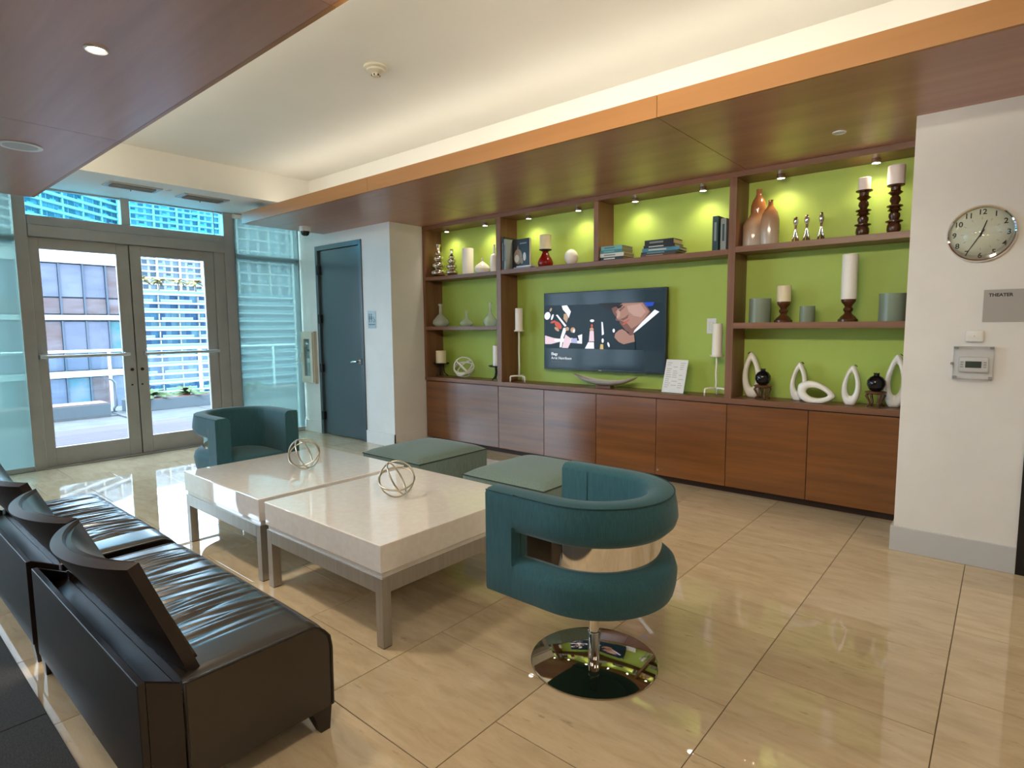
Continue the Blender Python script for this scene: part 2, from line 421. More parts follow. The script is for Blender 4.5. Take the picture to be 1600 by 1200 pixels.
# walls
wall_nw = struct('wall_north_west', bx(XW-0.1, -6.99, YD, YD+0.15, 0, ZC), 'paint_white')
n = bx(-6.99, -5.98, YD, YD+0.15, 2.47, ZC); bx(-5.98, -5.44, YD, 5.2, 0, ZC, n)
struct('wall_north_pier', n, 'paint_white')
struct('wall_north', bx(-5.44, -0.475, YG, YG+0.15, 0, ZC), 'paint_green')
struct('wall_north_east', bx(-0.475, 0.107, YR, 5.2, 0, ZC), 'paint_white')
n = bx(0.107, 1.12, YR+0.02, YR+0.17, 2.35, ZC); bx(1.12, XE, YR, YR+0.17, 0, ZC, n)
struct('wall_north_far', n, 'paint_white')
struct('wall_east', bx(XE, XE+0.12, YS, YR+0.2, 0, ZC), 'paint_white')
struct('wall_south', bx(XW-0.1, XE+0.12, YS-0.12, YS, 0, ZC), 'paint_white')
struct('wall_north_light_block', bx(XW-0.16, XE+0.12, 5.2, 5.3, 0, ZC+0.2), 'paint_white')  # added unseen wall, keeps outdoor light from leaking in under the door
struct('wall_west_light_block', bx(XW-0.16, XW-0.08, 4.286, 5.2, 0, ZC+0.2), 'paint_white')  # added unseen return, closes the same light leak at the window end
# baseboards
bb = 0.155
struct('baseboard_north_east', bx(-0.492, 0.107, YR-0.014, YR+0.2, 0, bb, bev=0.003), 'paint_base')
n = bx(-7.43, -6.99, YD-0.013, YD, 0, bb); struct('baseboard_north_west', n, 'paint_white')
n = bx(-5.98, -5.427, YD-0.013, YD, 0, bb); bx(-5.44, -5.427, YD-0.013, 4.76, 0, bb, n); struct('baseboard_north_pier', n, 'paint_white')
# ceiling, window bulkhead
struct('ceiling', bx(XW-0.1, XE+0.1, YS-0.1, 5.2, ZC, ZC+0.2), 'paint_ceiling')
struct('trim_1', bx(XW-0.1, -6.375, YS, YD, ZB, ZC), 'paint_ceiling')
struct('trim_2', bx(-6.375, XE, 3.86, 3.90, ZS+0.03, ZC), 'paint_ceiling')     # lit back of the cove
# wooden soffit over the shelves: panels and fascia boards with open joints
sof = struct('trim_3')
xs = [-6.785, -4.400, -1.625, 1.15, XE]
for a, b in zip(xs, xs[1:]):
    obj('soffit_panel', bx(a+0.002, b-0.002, 3.262, 5.05, ZS, ZS+0.03), 'soffit_wood', sof)
    obj('fascia_panel', bx(a+0.002, b-0.002, 3.238, 3.260, ZS, ZS+0.125), 'fascia_wood', sof)
obj('end_panel', bx(-6.785, -6.765, 3.262, YD, ZS+0.03, ZS+0.125), 'fascia_wood', sof)
obj('joint_backing', bx(-6.76, XE, 3.27, 5.04, ZS+0.031, ZS+0.036), 'toe_dark', sof)
# wooden soffit on the camera's side
sof2 = struct('trim_4')
xs = [-6.80, -4.400, -2.0, 0.4, 2.8, XE]
for a, b in zip(xs, xs[1:]):
    obj('soffit_panel', bx(a+0.002, b-0.002, -2.4, 1.333, ZS, ZS+0.03), 'soffit_wood', sof2)
    obj('fascia_panel', bx(a+0.002, b-0.002, 1.335, 1.357, ZS, ZS+0.125), 'fascia_wood', sof2)
obj('end_panel', bx(-6.80, -6.78, -2.4, 1.333, ZS+0.03, ZS+0.125), 'fascia_wood', sof2)
obj('joint_backing', bx(-6.78, XE, -2.39, 1.32, ZS+0.031, ZS+0.036), 'toe_dark', sof2)

# window wall: glazed double door with a transom, fixed lights on both sides
d1 = struct('door_1')
DF = 'door_frame_metal'
fx0, fx1 = XW-0.07, XW+0.03
def fr(name, y0, y1, z0, z1, x0=fx0, x1=fx1, m=DF, par=d1, bev=0.004):
    return obj(name, bx(x0, x1, y0, y1, z0, z1, bev=bev), m, par)
fr('jamb', 1.295, 1.40, 0, ZB); fr('jamb', 3.30, 3.44, 0, ZB)
fr('jamb_stop', 3.175, 3.298, 0, 2.545, XW-0.06, XW+0.012)
fr('threshold', 1.30, 3.30, 0, 0.012, XW-0.07, XW+0.05)
fr('header', 1.402, 3.298, 2.455, 2.548)
fr('header_cover', 1.402, 3.298, 2.341, 2.452, XW-0.06, XW+0.055)
fr('head_gap_blocker', 1.402, 3.174, 2.31, 2.3405, XW-0.06, XW-0.047, 'black', bev=0.001)  # black strip added to stop daylight showing in the head gap
fr('transom_mullion', 2.215, 2.30, 2.55, ZB); fr('transom_head', 1.402, 3.298, 2.815, ZB, XW-0.05, XW+0.01)
fr('transom_mullion', 3.20, 3.212, 2.55, 2.813, XW-0.03, XW-0.005)
for a, b in ((1.402, 2.213), (2.302, 3.298)):
    obj('transom_pane', bx(XW-0.022, XW-0.014, a, b, 2.55, 2.813), 'transom_glass', d1)
def leaf(y0, y1, gy0, gy1):
    z0, z1 = 0.012, 2.338
    n = bx(XW-0.045, XW+0.0, y0, gy0, z0, z1, bev=0.003); bx(XW-0.045, XW, gy1, y1, z0, z1, n, bev=0.003)
    bx(XW-0.045, XW, gy0, gy1, z0, 0.205, n, bev=0.003); bx(XW-0.045, XW, gy0, gy1, 2.228, z1, n, bev=0.003)
    l = obj('door_leaf', n, DF, d1)
    obj('pane', bx(XW-0.027, XW-0.019, gy0-0.005, gy1+0.005, 0.20, 2.233), 'door_glass', l)
    bead = tube([(XW+0.001, gy0, 0.207), (XW+0.001, gy1, 0.207), (XW+0.001, gy1, 2.226), (XW+0.001, gy0, 2.226)], 0.004, True, 4)
    obj('glazing_bead', bead, 'paint_base', l)
    return l
fr('leaf_gap_blocker', 2.255, 2.292, 0.012, 2.338, XW-0.058, XW-0.046, 'black')  # black strip added to block daylight between the two leaves
l1 = leaf(1.402, 2.268, 1.483, 2.150); l2 = leaf(2.278, 3.172, 2.384, 3.058)
for l, a, b in ((l1, 1.41, 2.20), (l2, 2.345, 3.16)):
    n = bx(XW+0.05, XW+0.075, a, b, 1.128, 1.160, bev=0.006)
    obj('push_bar', n, 'bright_bar', l)
    n = bx(XW, XW+0.06, a, a+0.045, 1.122, 1.166, bev=0.004); bx(XW, XW+0.06, b-0.045, b, 1.122, 1.166, n, bev=0.004)
    obj('bar_bracket', n, DF, l)
for l, y in ((l1, 2.225), (l2, 2.325)):
    obj('lock_cylinder', xf(lathe([(0.0, 0.012), (0.016, 0.012), (0.018, 0)], 16), Matrix.Translation((XW, y, 0.97)) @ Matrix.Rotation(PI/2, 4, 'Y')), 'black', l, smooth=40)
    obj('thumb_turn', xf(lathe([(0.0, 0.010), (0.009, 0.010), (0.010, 0)], 12), Matrix.Translation((XW, y-0.01, 0.80)) @ Matrix.Rotation(PI/2, 4, 'Y')), 'black', l, smooth=40)
def glazing(num, y0, y1, posts):
    w = struct('window_%d' % num)
    obj('sill', bx(fx0, fx1, y0, y1, 0, 0.035, bev=0.003), DF, w)
    obj('head', bx(fx0, fx1, y0, y1, ZB-0.03, ZB), DF, w)
    obj('transom_rail', bx(fx0, fx1-0.02, y0, y1, 2.285, 2.35, bev=0.003), DF, w)
    ps = [y0]+posts+[y1]
    for p in posts: obj('mullion', bx(fx0, fx1, p-0.03, p+0.03, 0.035, ZB-0.03, bev=0.003), DF, w)
    for a, b in zip(ps, ps[1:]):
        gm = 'door_glass' if b < 0.01 else 'shade_glass'
        obj('pane', bx(XW-0.03, XW-0.022, a, b, 0.035, 2.285), gm, w)
        obj('pane', bx(XW-0.03, XW-0.022, a, b, 2.35, ZB-0.03), gm, w)
    return w
glazing(1, 3.442, 4.27, [])
glazing(2, YS, 1.293, [-2.6, -1.3, 0.0])
struct('trim_5', bx(XW-0.05, XW+0.03, 4.27, 4.284, 0, ZB), 'restroom_door')
# roller shades
def shade(y0, y1, label, rail=0.0):
    t = thing('roller_shade', label, 'window shade', (XW+0.055, (y0+y1)/2, 0))
    h = (y1-y0)/2
    n = bmesh.new(); N = 10
    vs = [[n.verts.new((0.002*math.sin(i*1.7), -h+2*h*i/N, z)) for i in range(N+1)] for z in (0.05, ZB-0.06)]
    for i in range(N): n.faces.new((vs[0][i], vs[0][i+1], vs[1][i+1], vs[1][i]))
    obj('shade_cloth', n, 'shade_cloth', t, smooth=True)
    obj('hem_bar', bx(-0.008, 0.008, -h, h, 0.032, 0.055, bev=0.004), 'vent_grey', t)
    obj('roller_tube', cyl((0, -h, ZB-0.035), (0, h, ZB-0.035), 0.028), 'white_plastic', t, smooth=40)
    return t
shade(3.41, 4.268, 'sheer pale teal roller shade over the window right of the double door')
shade(0.012, 1.29, 'sheer pale teal roller shade left of the double door at the photo edge')

# restroom door
d2 = struct('door_2')
RD = 'restroom_door'
n = bx(-6.99, -6.935, YD-0.012, YD+0.13, 0, 2.47, bev=0.003); bx(-6.035, -5.98, YD-0.012, YD+0.13, 0, 2.47, n, bev=0.003)
bx(-6.935, -6.035, YD-0.012, YD+0.13, 2.41, 2.47, n, bev=0.003)
obj('door_frame', n, RD, d2)
lf = obj('door_leaf', bx(-6.932, -6.038, YD+0.02, YD+0.065, 0.008, 2.407, bev=0.003), RD, d2)
for z in (2.16, 1.53, 0.885, 0.25):
    n = bx(-6.965, -6.905, YD-0.02, YD+0.021, z-0.055, z+0.055, bev=0.002); cyl((-6.935, YD-0.018, z-0.06), (-6.935, YD-0.018, z+0.06), 0.009, n, 10)
    obj('hinge', n, 'black', d2)
n = xf(lathe([(0.0, 0.016), (0.026, 0.016), (0.032, 0.004), (0.033, 0)], 24), Matrix.Translation((-6.10, YD+0.02, 0.995)) @ ROTX90)
obj('rose', n, 'chrome', lf, smooth=40)
n = cyl((-6.10, YD+0.01, 0.995), (-6.10, YD-0.045, 0.995), 0.010, None, 12)
tube([(-6.10, YD-0.042, 0.995), (-6.14, YD-0.046, 0.995), (-6.19, YD-0.044, 0.990), (-6.225, YD-0.040, 0.984)], [0.010, 0.0115, 0.011, 0.007], False, 10, n)
obj('lever', n, 'chrome', lf, smooth=50)
obj('strike', bx(-6.045, -6.012, YD-0.016, YD+0.02, 0.955, 1.035), 'black', d2)
# theatre doorway at the right edge
d3 = struct('door_3')
n = bx(0.107, 0.165, YR-0.006, YR+0.15, 0, 2.35); bx(1.06, 1.12, YR-0.006, YR+0.15, 0, 2.35, n); bx(0.165, 1.06, YR-0.006, YR+0.15, 2.29, 2.35, n)
obj('door_frame', n, 'black', d3)
obj('door_leaf', bx(0.168, 1.057, YR+0.04, YR+0.085, 0.006, 2.287, bev=0.003), 'black', d3)

# ================================================================== SHELF WALL AND CABINETS
cab = thing('cabinet', 'long low row of reddish brown wooden cupboards under the shelves', 'cabinet', (0, 0, 0))
obj('carcass', bx(-5.425, -0.478, YC+0.024, YG-0.002, 0.075, 0.765), 'toe_dark', cab)
obj('toe_kick', bx(-5.425, -0.478, YC+0.095, YC+0.11, 0.0, 0.075), 'toe_dark', cab)
dx = [-5.425, -4.24, -3.612, -2.984, -2.356, -1.728, -1.113, -0.480]
for i, (a, b) in enumerate(zip(dx, dx[1:])):
    o = obj('cupboard_door', bx(a+0.003, b-0.003, YC, YC+0.021, 0.072, 0.757, bev=0.0012), 'cabinet_wood', cab)
    if i == 4:
        n = xf(lathe([(0.0, 0.012), (0.009, 0.010), (0.012, 0)], 14), Matrix.Translation((a+0.028, YC, 0.12)) @ ROTX90)
        obj('lock', n, 'chrome', o, smooth=40)
obj('worktop', bx(-5.438, -0.477, YC-0.004, YG-0.001, 0.766, 0.81, bev=0.0015), 'shelf_wood_x', cab)
su = thing('shelf_unit', 'built-in dark wooden shelf frame with open bays against the green wall', 'shelf', (0, 0, 0))
def up(x0, x1, z0, z1): obj('upright', bx(x0, x1, YC, YG-0.001, z0, z1, bev=0.001), 'shelf_wood_z', su)
up(-5.438, -5.40, 0.811, 2.565); up(-4.248, -4.185, 0.811, 2.565); up(-1.752, -1.695, 0.811, 2.565); up(-0.515, -0.477, 0.811, 2.565); up(-3.018, -2.969, 2.016, 2.565)
def shf(x0, x1, z0, z1): obj('shelf', bx(x0+0.001, x1-0.001, YC, YG-0.001, z0, z1, bev=0.001), 'shelf_wood_x', su)
shf(-5.40, -4.248, 1.967, 2.008); shf(-5.40, -4.248, 1.376, 1.417)
shf(-4.185, -1.752, 1.970, 2.014); shf(-1.695, -0.515, 1.982, 2.028); shf(-1.695, -0.515, 1.378, 1.424)
obj('top_board', bx(-5.438, -0.477, YC, YG-0.001, 2.567, 2.609), 'shelf_wood_x', su)

# eight puck lights under the top board
for i, x in enumerate((-5.152, -4.532, -3.909, -3.284, -2.663, -2.028, -1.408, -0.775)):
    where = ['left end of the shelves', 'left bay beside the tall divider', 'above the red candle holder', 'above the white egg', 'above the left book stack', 'above the large book stack',
             'above the silver figurines', 'above the tall turned candle holders'][i]
    t = thing('puck_light', 'small chrome puck light under the top board, ' + where, 'lamp', (x, 4.91, 2.5665), 0, 'puck lights under the top board')
    obj('housing', lathe([(0.0, 0), (0.030, 0), (0.032, -0.012), (0.032, -0.030), (0.027, -0.034), (0.026, -0.028), (0.0, -0.028)], 20, cap=False), 'chrome', t, smooth=40)
    obj('lens', lathe([(0.0, -0.0315), (0.024, -0.0315), (0.026, -0.0285)], 18, cap=False), 'lamp_glow', t)
    light('SPOT', 'puck_beam', (x, 4.89, 2.527), 3.6, (1.0, 0.88, 0.62), (0, 0.22, -1), spot_size=math.radians(125), spot_blend=0.9, shadow_soft_size=0.025)

# ================================================================== FURNITURE
# ---- coffee tables
def coffee_table(x0, x1, y0, y1, label):
    t = thing('coffee_table', label, 'table', ((x0+x1)/2, (y0+y1)/2, 0), 0, 'pair of square coffee tables')
    w, d = (x1-x0)/2, (y1-y0)/2
    obj('top', bx(-w, w, -d, d, 0.347, 0.475, bev=0.004), 'quartz', t)
    obj('ledge', bx(-w+0.012, w-0.012, -d+0.012, d-0.012, 0.322, 0.3465), 'quartz', t)
    L = 0.048; i = 0.004
    for sx in (-1, 1):
        for sy in (-1, 1):
            cx, cy = sx*(w-i-L/2), sy*(d-i-L/2)
            obj('leg', bx(cx-L/2, cx+L/2, cy-L/2, cy+L/2, 0.004, 0.3215, bev=0.0015), 'brushed_metal', t)
            obj('foot_pad', bx(cx-L/2+0.002, cx+L/2-0.002, cy-L/2+0.002, cy+L/2-0.002, 0.0, 0.004), 'black', t)
    for s in (-1, 1):
        obj('apron', bx(-w+i+L, w-i-L, s*(d-i-L/2)-L/2, s*(d-i-L/2)+L/2, 0.250, 0.3215, bev=0.0015), 'brushed_metal', t)
        obj('apron', bx(s*(w-i-L/2)-L/2, s*(w-i-L/2)+L/2, -d+i+L, d-i-L, 0.250, 0.3215, bev=0.0015), 'brushed_metal', t)
    return t
coffee_table(-3.030, -2.010, 1.487, 2.507, 'square white stone coffee table on steel legs next to the near teal chair')
coffee_table(-4.115, -3.095, 1.487, 2.507, 'square white stone coffee table on steel legs next to the far teal chair')

# ---- ring orbs on the tables
def orb(x, y, r, rots, label):
    t = thing('ring_orb', label, 'ornament', (x, y, 0.475), 0, 'metal ring orbs on the coffee tables')
    ms = []
    zmin = 0
    for (ax, ay, az) in rots:
        m = Matrix.Rotation(az, 4, 'Z') @ Matrix.Rotation(ay, 4, 'Y') @ Matrix.Rotation(ax, 4, 'X')
        pts = [m @ Vector((r*math.cos(a), r*math.sin(a), 0)) for a in (2*PI*k/44 for k in range(44))]
        zmin = min(zmin, min(p.z for p in pts)); ms.append(pts)
    for pts in ms:
        obj('ring', tube([p+Vector((0, 0, -zmin+0.005)) for p in pts], 0.005, True, 6), 'nickel', t, smooth=True)
orb(-3.53, 2.02, 0.100, [(PI/2, 0, 0.75), (0.62, 0.35, 0.2), (1.15, 0.2, 2.2)], 'champagne metal orb of crossed rings on the far coffee table')
orb(-2.55, 2.01, 0.098, [(1.25, 0.15, 0.55), (0.30, 0.35, 0.0), (1.0, 0.5, 2.0)], 'champagne metal orb of crossed rings on the near coffee table')

# ---- tub swivel chairs
def tub_chair(x, y, rz, label):
    t = thing('tub_chair', label, 'chair', (x, y, 0), rz, 'teal tub swivel chairs')
    Rm, XF = 0.265, 0.315            # path radius, front of the arms (chair faces local +x)
    path = []; sl = []
    for k in range(9): path.append((XF - k*XF/9, -Rm, 0, -1)); sl.append(XF - k*XF/9)
    for k in range(41):
        a = -PI/2 - PI*k/40
        path.append((Rm*math.cos(a), Rm*math.sin(a), math.cos(a), math.sin(a))); sl.append(0.0)
    for k in range(1, 10): path.append((k*XF/9, Rm, 0, 1)); sl.append(k*XF/9)
    # exact stations where the slot begins
    def ins(lst, s0):
        out = []; so = []
        for i, (p, s) in enumerate(zip(lst, sl)):
            out.append(p); so.append(s)
            if i+1 < len(lst):
                s1 = sl[i+1]
                if (s-s0)*(s1-s0) < 0:
                    e = 0.004 if s > s1 else -0.004
                    for q in (s0+e, s0-e):
                        out.append((q, p[1], 0, p[3])); so.append(q)
        return out, so
    path, sl = ins(path, 0.176)
    ro, ri = 0.056, -0.052
    def prof(i):
        o = 1.0 if sl[i] < 0.176 else 0.0
        d = 0.062*o
        b = 0.030*o                                                   # puffiness of the lips
        bulge = 0.012*min(1.0, max(0.0, (0.176-sl[i])/0.16))
        P = [(ri, 0.345), (ri, 0.742), (ri+0.010, 0.756), (ri+0.028, 0.765), (ro-0.020, 0.763), (ro-0.006, 0.757), (ro, 0.744)]
        P += [(ro+bulge*0.7, 0.70), (ro+bulge, 0.660), (ro+bulge*0.6-b*0.15, 0.626+0.004*o), (ro-b*0.7, 0.606), (ro-d, 0.600)]
        P += [(ro-d, 0.500), (ro-b*0.7, 0.494), (ro+bulge*0.5-b*0.15, 0.474), (ro+bulge, 0.44), (ro+bulge*0.7, 0.39), (ro, 0.352), (ro-0.006, 0.340), (ro-0.022, 0.335), (ri+0.02, 0.335)]
        return P
    obj('body', sweep(path, prof), 'teal_fabric', t, smooth=42)
    # top welt
    for r in (ro-0.004,):
        obj('welt', tube([(px+nx*r, py+ny*r, 0.7575) for px, py, nx, ny in path], 0.003, False, 6), 'teal_piping', t, smooth=True)
    cp = [(px, py, nx, ny) for (px, py, nx, ny), s in zip(path, sl) if s < 0.176]
    obj('chrome_band', sweep(cp, lambda i: [(ro-0.050, 0.5005), (ro-0.050, 0.5995), (ro-0.060, 0.5995), (ro-0.060, 0.5005)]), 'chrome', t, smooth=40)
    # seat
    ro2 = Rm+ri-0.002
    out = [(XF-0.012, -ro2)] + [(0, -ro2)] + [(ro2*math.cos(-PI/2-PI*k/24), ro2*math.sin(-PI/2-PI*k/24)) for k in range(1, 24)] + [(0, ro2), (XF-0.012, ro2)]
    n = bmesh.new(); rings = []
    cxx = sum(p[0] for p in out)/len(out)
    for sc, z in ((1, 0.336), (1, 0.415), (0.985, 0.432), (0.94, 0.444), (0.8, 0.452), (0.5, 0.458)):
        rings.append([n.verts.new((0.04+(px-0.04)*sc, py*sc, z)) for px, py in out])
    for a, b in zip(rings, rings[1:]):
        for k in range(len(a)): n.faces.new((a[k], a[(k+1) % len(a)], b[(k+1) % len(a)], b[k]))
    n.faces.new(rings[0]); n.faces.new(rings[-1])
    obj('seat', n, 'teal_fabric', t, smooth=50)
    obj('column', lathe([(0.024, 0.012), (0.024, 0.125), (0.026, 0.127), (0.026, 0.135), (0.022, 0.137), (0.022, 0.334)], 24), 'chrome', t, smooth=40)
    obj('base_disc', lathe([(0.0, 0.0), (0.262, 0.0), (0.266, 0.003), (0.266, 0.007), (0.260, 0.010), (0.04, 0.016), (0.0, 0.016)], 64, cap=False), 'dark_chrome', t, smooth=40)
    return t
tub_chair(-1.258, 2.005, PI, 'teal tub swivel chair in the foreground, seen from behind its chrome band')
tub_chair(-4.615, 2.10, 0.0, 'teal tub swivel chair beyond the tables, facing the camera before the glass door')

# ---- ottomans
def ottoman(x0, x1, y0, y1, label):
    t = thing('ottoman', label, 'ottoman', ((x0+x1)/2, (y0+y1)/2, 0), 0, 'sage green ottomans')
    w, d = (x1-x0)/2, (y1-y0)/2
    obj('body', bx(-w, w, -d, d, 0.03, 0.372, bev=0.008), 'sage_fabric', t, smooth=40)
    n = bmesh.new(); N = 20; V = []
    for i in range(N+1):
        row = []
        for j in range(N+1):
            u, v = -1+2*i/N, -1+2*j/N
            e = (1-abs(u)**6)*(1-abs(v)**6)
            row.append(n.verts.new((u*(w-0.002), v*(d-0.002), 0.376+0.040*e**0.5 + 0.010*(1-u*u)*(1-v*v))))
        V.append(row)
    for i in range(N):
        for j in range(N): n.faces.new((V[i][j], V[i+1][j], V[i+1][j+1], V[i][j+1]))
    obj('cushion', n, 'sage_fabric', t, smooth=True)
    q = 0.0
    obj('piping', tube([(-w, -d, 0.374), (w, -d, 0.374), (w, d, 0.374), (-w, d, 0.374)], 0.0045, True, 6), 'sage_piping', t)
    for sx in (-1, 1):
        for sy in (-1, 1): obj('foot', lathe([(0.02, 0), (0.024, 0.03)], 12, at=(sx*(w-0.06), sy*(d-0.06), 0)), 'black', t)
ottoman(-4.045, -3.335, 2.845, 3.60, 'sage green ottoman behind the far coffee table, nearer the white pier')
ottoman(-2.885, -2.165, 2.855, 3.60, 'sage green ottoman partly hidden behind the near teal chair')

# ---- leather settees with curved wooden backs
def settee(xr, label):
    Wd = 1.225
    t = thing('settee', label, 'sofa', (xr-Wd/2, 0.0, 0), 0, 'dark leather settees')
    w = Wd/2
    # upholstered seat block with gathers running front to back
    n = bmesh.new(); NX, NY = 240, 24
    rs = random.Random(int(abs(xr)*100))
    wr = [(-0.80+1.5*k/33+rs.uniform(-0.02, 0.02), rs.uniform(0.012, 0.024), rs.uniform(0.002, 0.0075), rs.uniform(0.1, 0.75), rs.uniform(0.18, 0.42), rs.uniform(-0.10, 0.10)) for k in range(34)]
    def top(u, v):       # u across -1..1, v front(1)..back(0)
        z = 0.408 + 0.016*(1-abs(u)**4)*math.sin(PI*min(1, max(0, 0.15+0.8*v)))
        ex = 0.030*(max(0, abs(u)-0.93)/0.07)**2; ey = 0.055*(max(0, v-0.84)/0.16)**2
        z -= ex*0.4+ey
        for c, s, a, vc, vs, sk in wr:
            uu = u-c-sk*(v-vc)
            g = math.exp(-(uu/s)**2)*math.exp(-((v-vc)/vs)**2)
            g2 = math.exp(-((uu-1.6*s)/s)**2)*math.exp(-((v-vc)/vs)**2)
            z += a*(g-0.8*g2)*(1-abs(u)**8)*(1-max(0, v-0.8)*3)
        return z
    V = [[n.verts.new((w*u, 0.595+0.47*v, top(u, v))) for v in (j/NY for j in range(NY+1))] for u in (-1+2*i/NX for i in range(NX+1))]
    for i in range(NX):
        for j in range(NY): n.faces.new((V[i][j], V[i+1][j], V[i+1][j+1], V[i][j+1]))
    fr_, bk = [V[i][NY] for i in range(NX+1)], [V[i][0] for i in range(NX+1)]
    lo_f = [n.verts.new((v.co.x, 1.070, 0.085)) for v in fr_]; mid_f = [n.verts.new((v.co.x, 1.072, 0.30)) for v in fr_]
    lo_b = [n.verts.new((v.co.x, 0.595, 0.085)) for v in bk]
    for i in range(NX):
        n.faces.new((fr_[i], fr_[i+1], mid_f[i+1], mid_f[i])); n.faces.new((mid_f[i], mid_f[i+1], lo_f[i+1], lo_f[i])); n.faces.new((bk[i], bk[i+1], lo_b[i+1], lo_b[i])); n.faces.new((lo_f[i], lo_f[i+1], lo_b[i+1], lo_b[i]))
    for i in (0, NX): n.faces.new(V[i]+[mid_f[i], lo_f[i], lo_b[i]])
    obj('seat', n, 'leather', t, smooth=55)
    for s in (-1, 1):
        i = 0 if s < 0 else NX
        pts = [(s*(w+0.001), 0.597, 0.09), (s*(w+0.001), 0.597, 0.400)] + [(s*(w+0.001), 0.595+0.47*j/NY, top(s, j/NY)+0.002) for j in range(1, NY+1)] + [(s*(w+0.001), 1.072, 0.30), (s*(w+0.001), 1.070, 0.09)]
        obj('piping', tube(pts, 0.005, False, 6), 'leather_piping', t, smooth=True)
    # wooden rear box
    obj('rear_panel', bx(-w, w, 0.480, 0.500, 0.085, 0.448, bev=0.002), 'dark_wood', t)
    obj('rear_shelf', bx(-w+0.001, w-0.001, 0.501, 0.594, 0.34, 0.372), 'dark_wood', t)
    for s in (-1, 1):
        obj('end_panel', prism([(0.501, 0.085), (0.590, 0.085), (0.590, 0.400), (0.501, 0.445)], s*(w-0.016), s*w, 'x'), 'dark_wood', t)
    obj('underframe', bx(-w+0.04, w-0.04, 0.51, 1.03, 0.07, 0.084), 'dark_wood', t)
    for s in (-1, 1):
        for yy, sg in ((1.030, 1), (0.520, -1)):
            n = bmesh.new()
            a = [n.verts.new((s*(w-0.002) + dx_, yy+dy, 0.084)) for dx_, dy in ((0, -0.036*1), (-s*0.075, -0.036), (-s*0.075, 0.036), (0, 0.036))]
            b = [n.verts.new((s*(w-0.004) + dx_, yy+sg*0.010+dy, 0.0)) for dx_, dy in ((0, -0.018), (-s*0.036, -0.018), (-s*0.036, 0.018), (0, 0.018))]
            n.faces.new(a); n.faces.new(b)
            for i in range(4): n.faces.new((a[i], a[(i+1) % 4], b[(i+1) % 4], b[i]))
            obj('leg', n, 'dark_wood', t)
    # two curved backs
    for c in (w-0.030-0.296, w-0.030-0.296-0.600):
        hw, K, J = 0.296, 24, 8
        def pt(u, q, off):
            # u across, q 0 bottom..1 top, off towards the sitter
            sag = (0.022+0.075*q)*(1-u*u)**0.9
            yb = 0.628-0.142*q - sag
            ny = 1.0; nx = 0.30*u*q
            return (c+hw*u*(1.0-0.02*(1-q)) - nx*off*0.6, yb+off*ny, 0.392+0.372*q + off*0.36)
        def shell(o0, o1, q0, q1, u0=-1, u1=1):
            n = bmesh.new()
            A = [[n.verts.new(pt(u0+(u1-u0)*i/K, q0+(q1-q0)*j/J, o0)) for j in range(J+1)] for i in range(K+1)]
            B = [[n.verts.new(pt(u0+(u1-u0)*i/K, q0+(q1-q0)*j/J, o1)) for j in range(J+1)] for i in range(K+1)]
            for i in range(K):
                for j in range(J):
                    n.faces.new((A[i][j], A[i+1][j], A[i+1][j+1], A[i][j+1])); n.faces.new((B[i][j], B[i+1][j], B[i+1][j+1], B[i][j+1]))
                for j in (0, J): n.faces.new((A[i][j], A[i+1][j], B[i+1][j], B[i][j]))
            for i in (0, K):
                for j in range(J): n.faces.new((A[i][j], A[i][j+1], B[i][j+1], B[i][j]))
            return n
        bk_ = obj('backrest', shell(0.0, 0.030, 0.0, 1.0), 'dark_wood', t, smooth=35)
        obj('back_pad', shell(0.0305, 0.046, 0.05, 0.97, -0.90, 0.90), 'leather', bk_, smooth=50)
    return t
settee(-1.750, 'dark brown leather settee with two curved black backs, nearest the camera')
settee(-3.075, 'dark brown leather settee with curved black backs, farther, beside the far coffee table')

# ---- dark carpet
rug = thing('carpet', 'dark charcoal carpet on the floor behind the settees, lower left corner', 'carpet', (0, 0, 0))
ex = [-6.6, -5.28, -3.95, -2.62, -1.29, 0.04]
for a, b in zip(ex, ex[1:]):
    obj('carpet_strip', bx(a+0.0015, b-0.0015, -2.4, 0.430, 0.0005, 0.009, bev=0.002), 'carpet', rug)

# ================================================================== THINGS ON THE SHELVES
Z1, Z2, Z3, ZR1, ZR2 = 2.0085, 1.4175, 0.8105, 2.0285, 1.4245     # left upper, left middle, worktop, right upper, right middle
ZM = 2.0145
def single(name, bm, m, label, cat, loc, rz=0, smooth=40, group=None):
    o = obj(name, bm, m, smooth=smooth); o.location = loc; o.rotation_euler = (0, 0, rz)
    return tag(o, label, cat, group)
def candle(x, y, z, r, h, m, label, group='candles on the shelves'):
    t = thing('candle', label, 'candle', (x, y, z), 0, group)
    obj('wax', lathe([(0, 0), (r, 0), (r, h-0.004), (r-0.004, h), (r*0.75, h-0.003), (0, h-0.008)], 24, cap=False), m, t, smooth=40)
    obj('wick', cyl((0, 0, h-0.008), (0.001, 0.001, h+0.004), 0.0013, None, 6), 'ink', t)
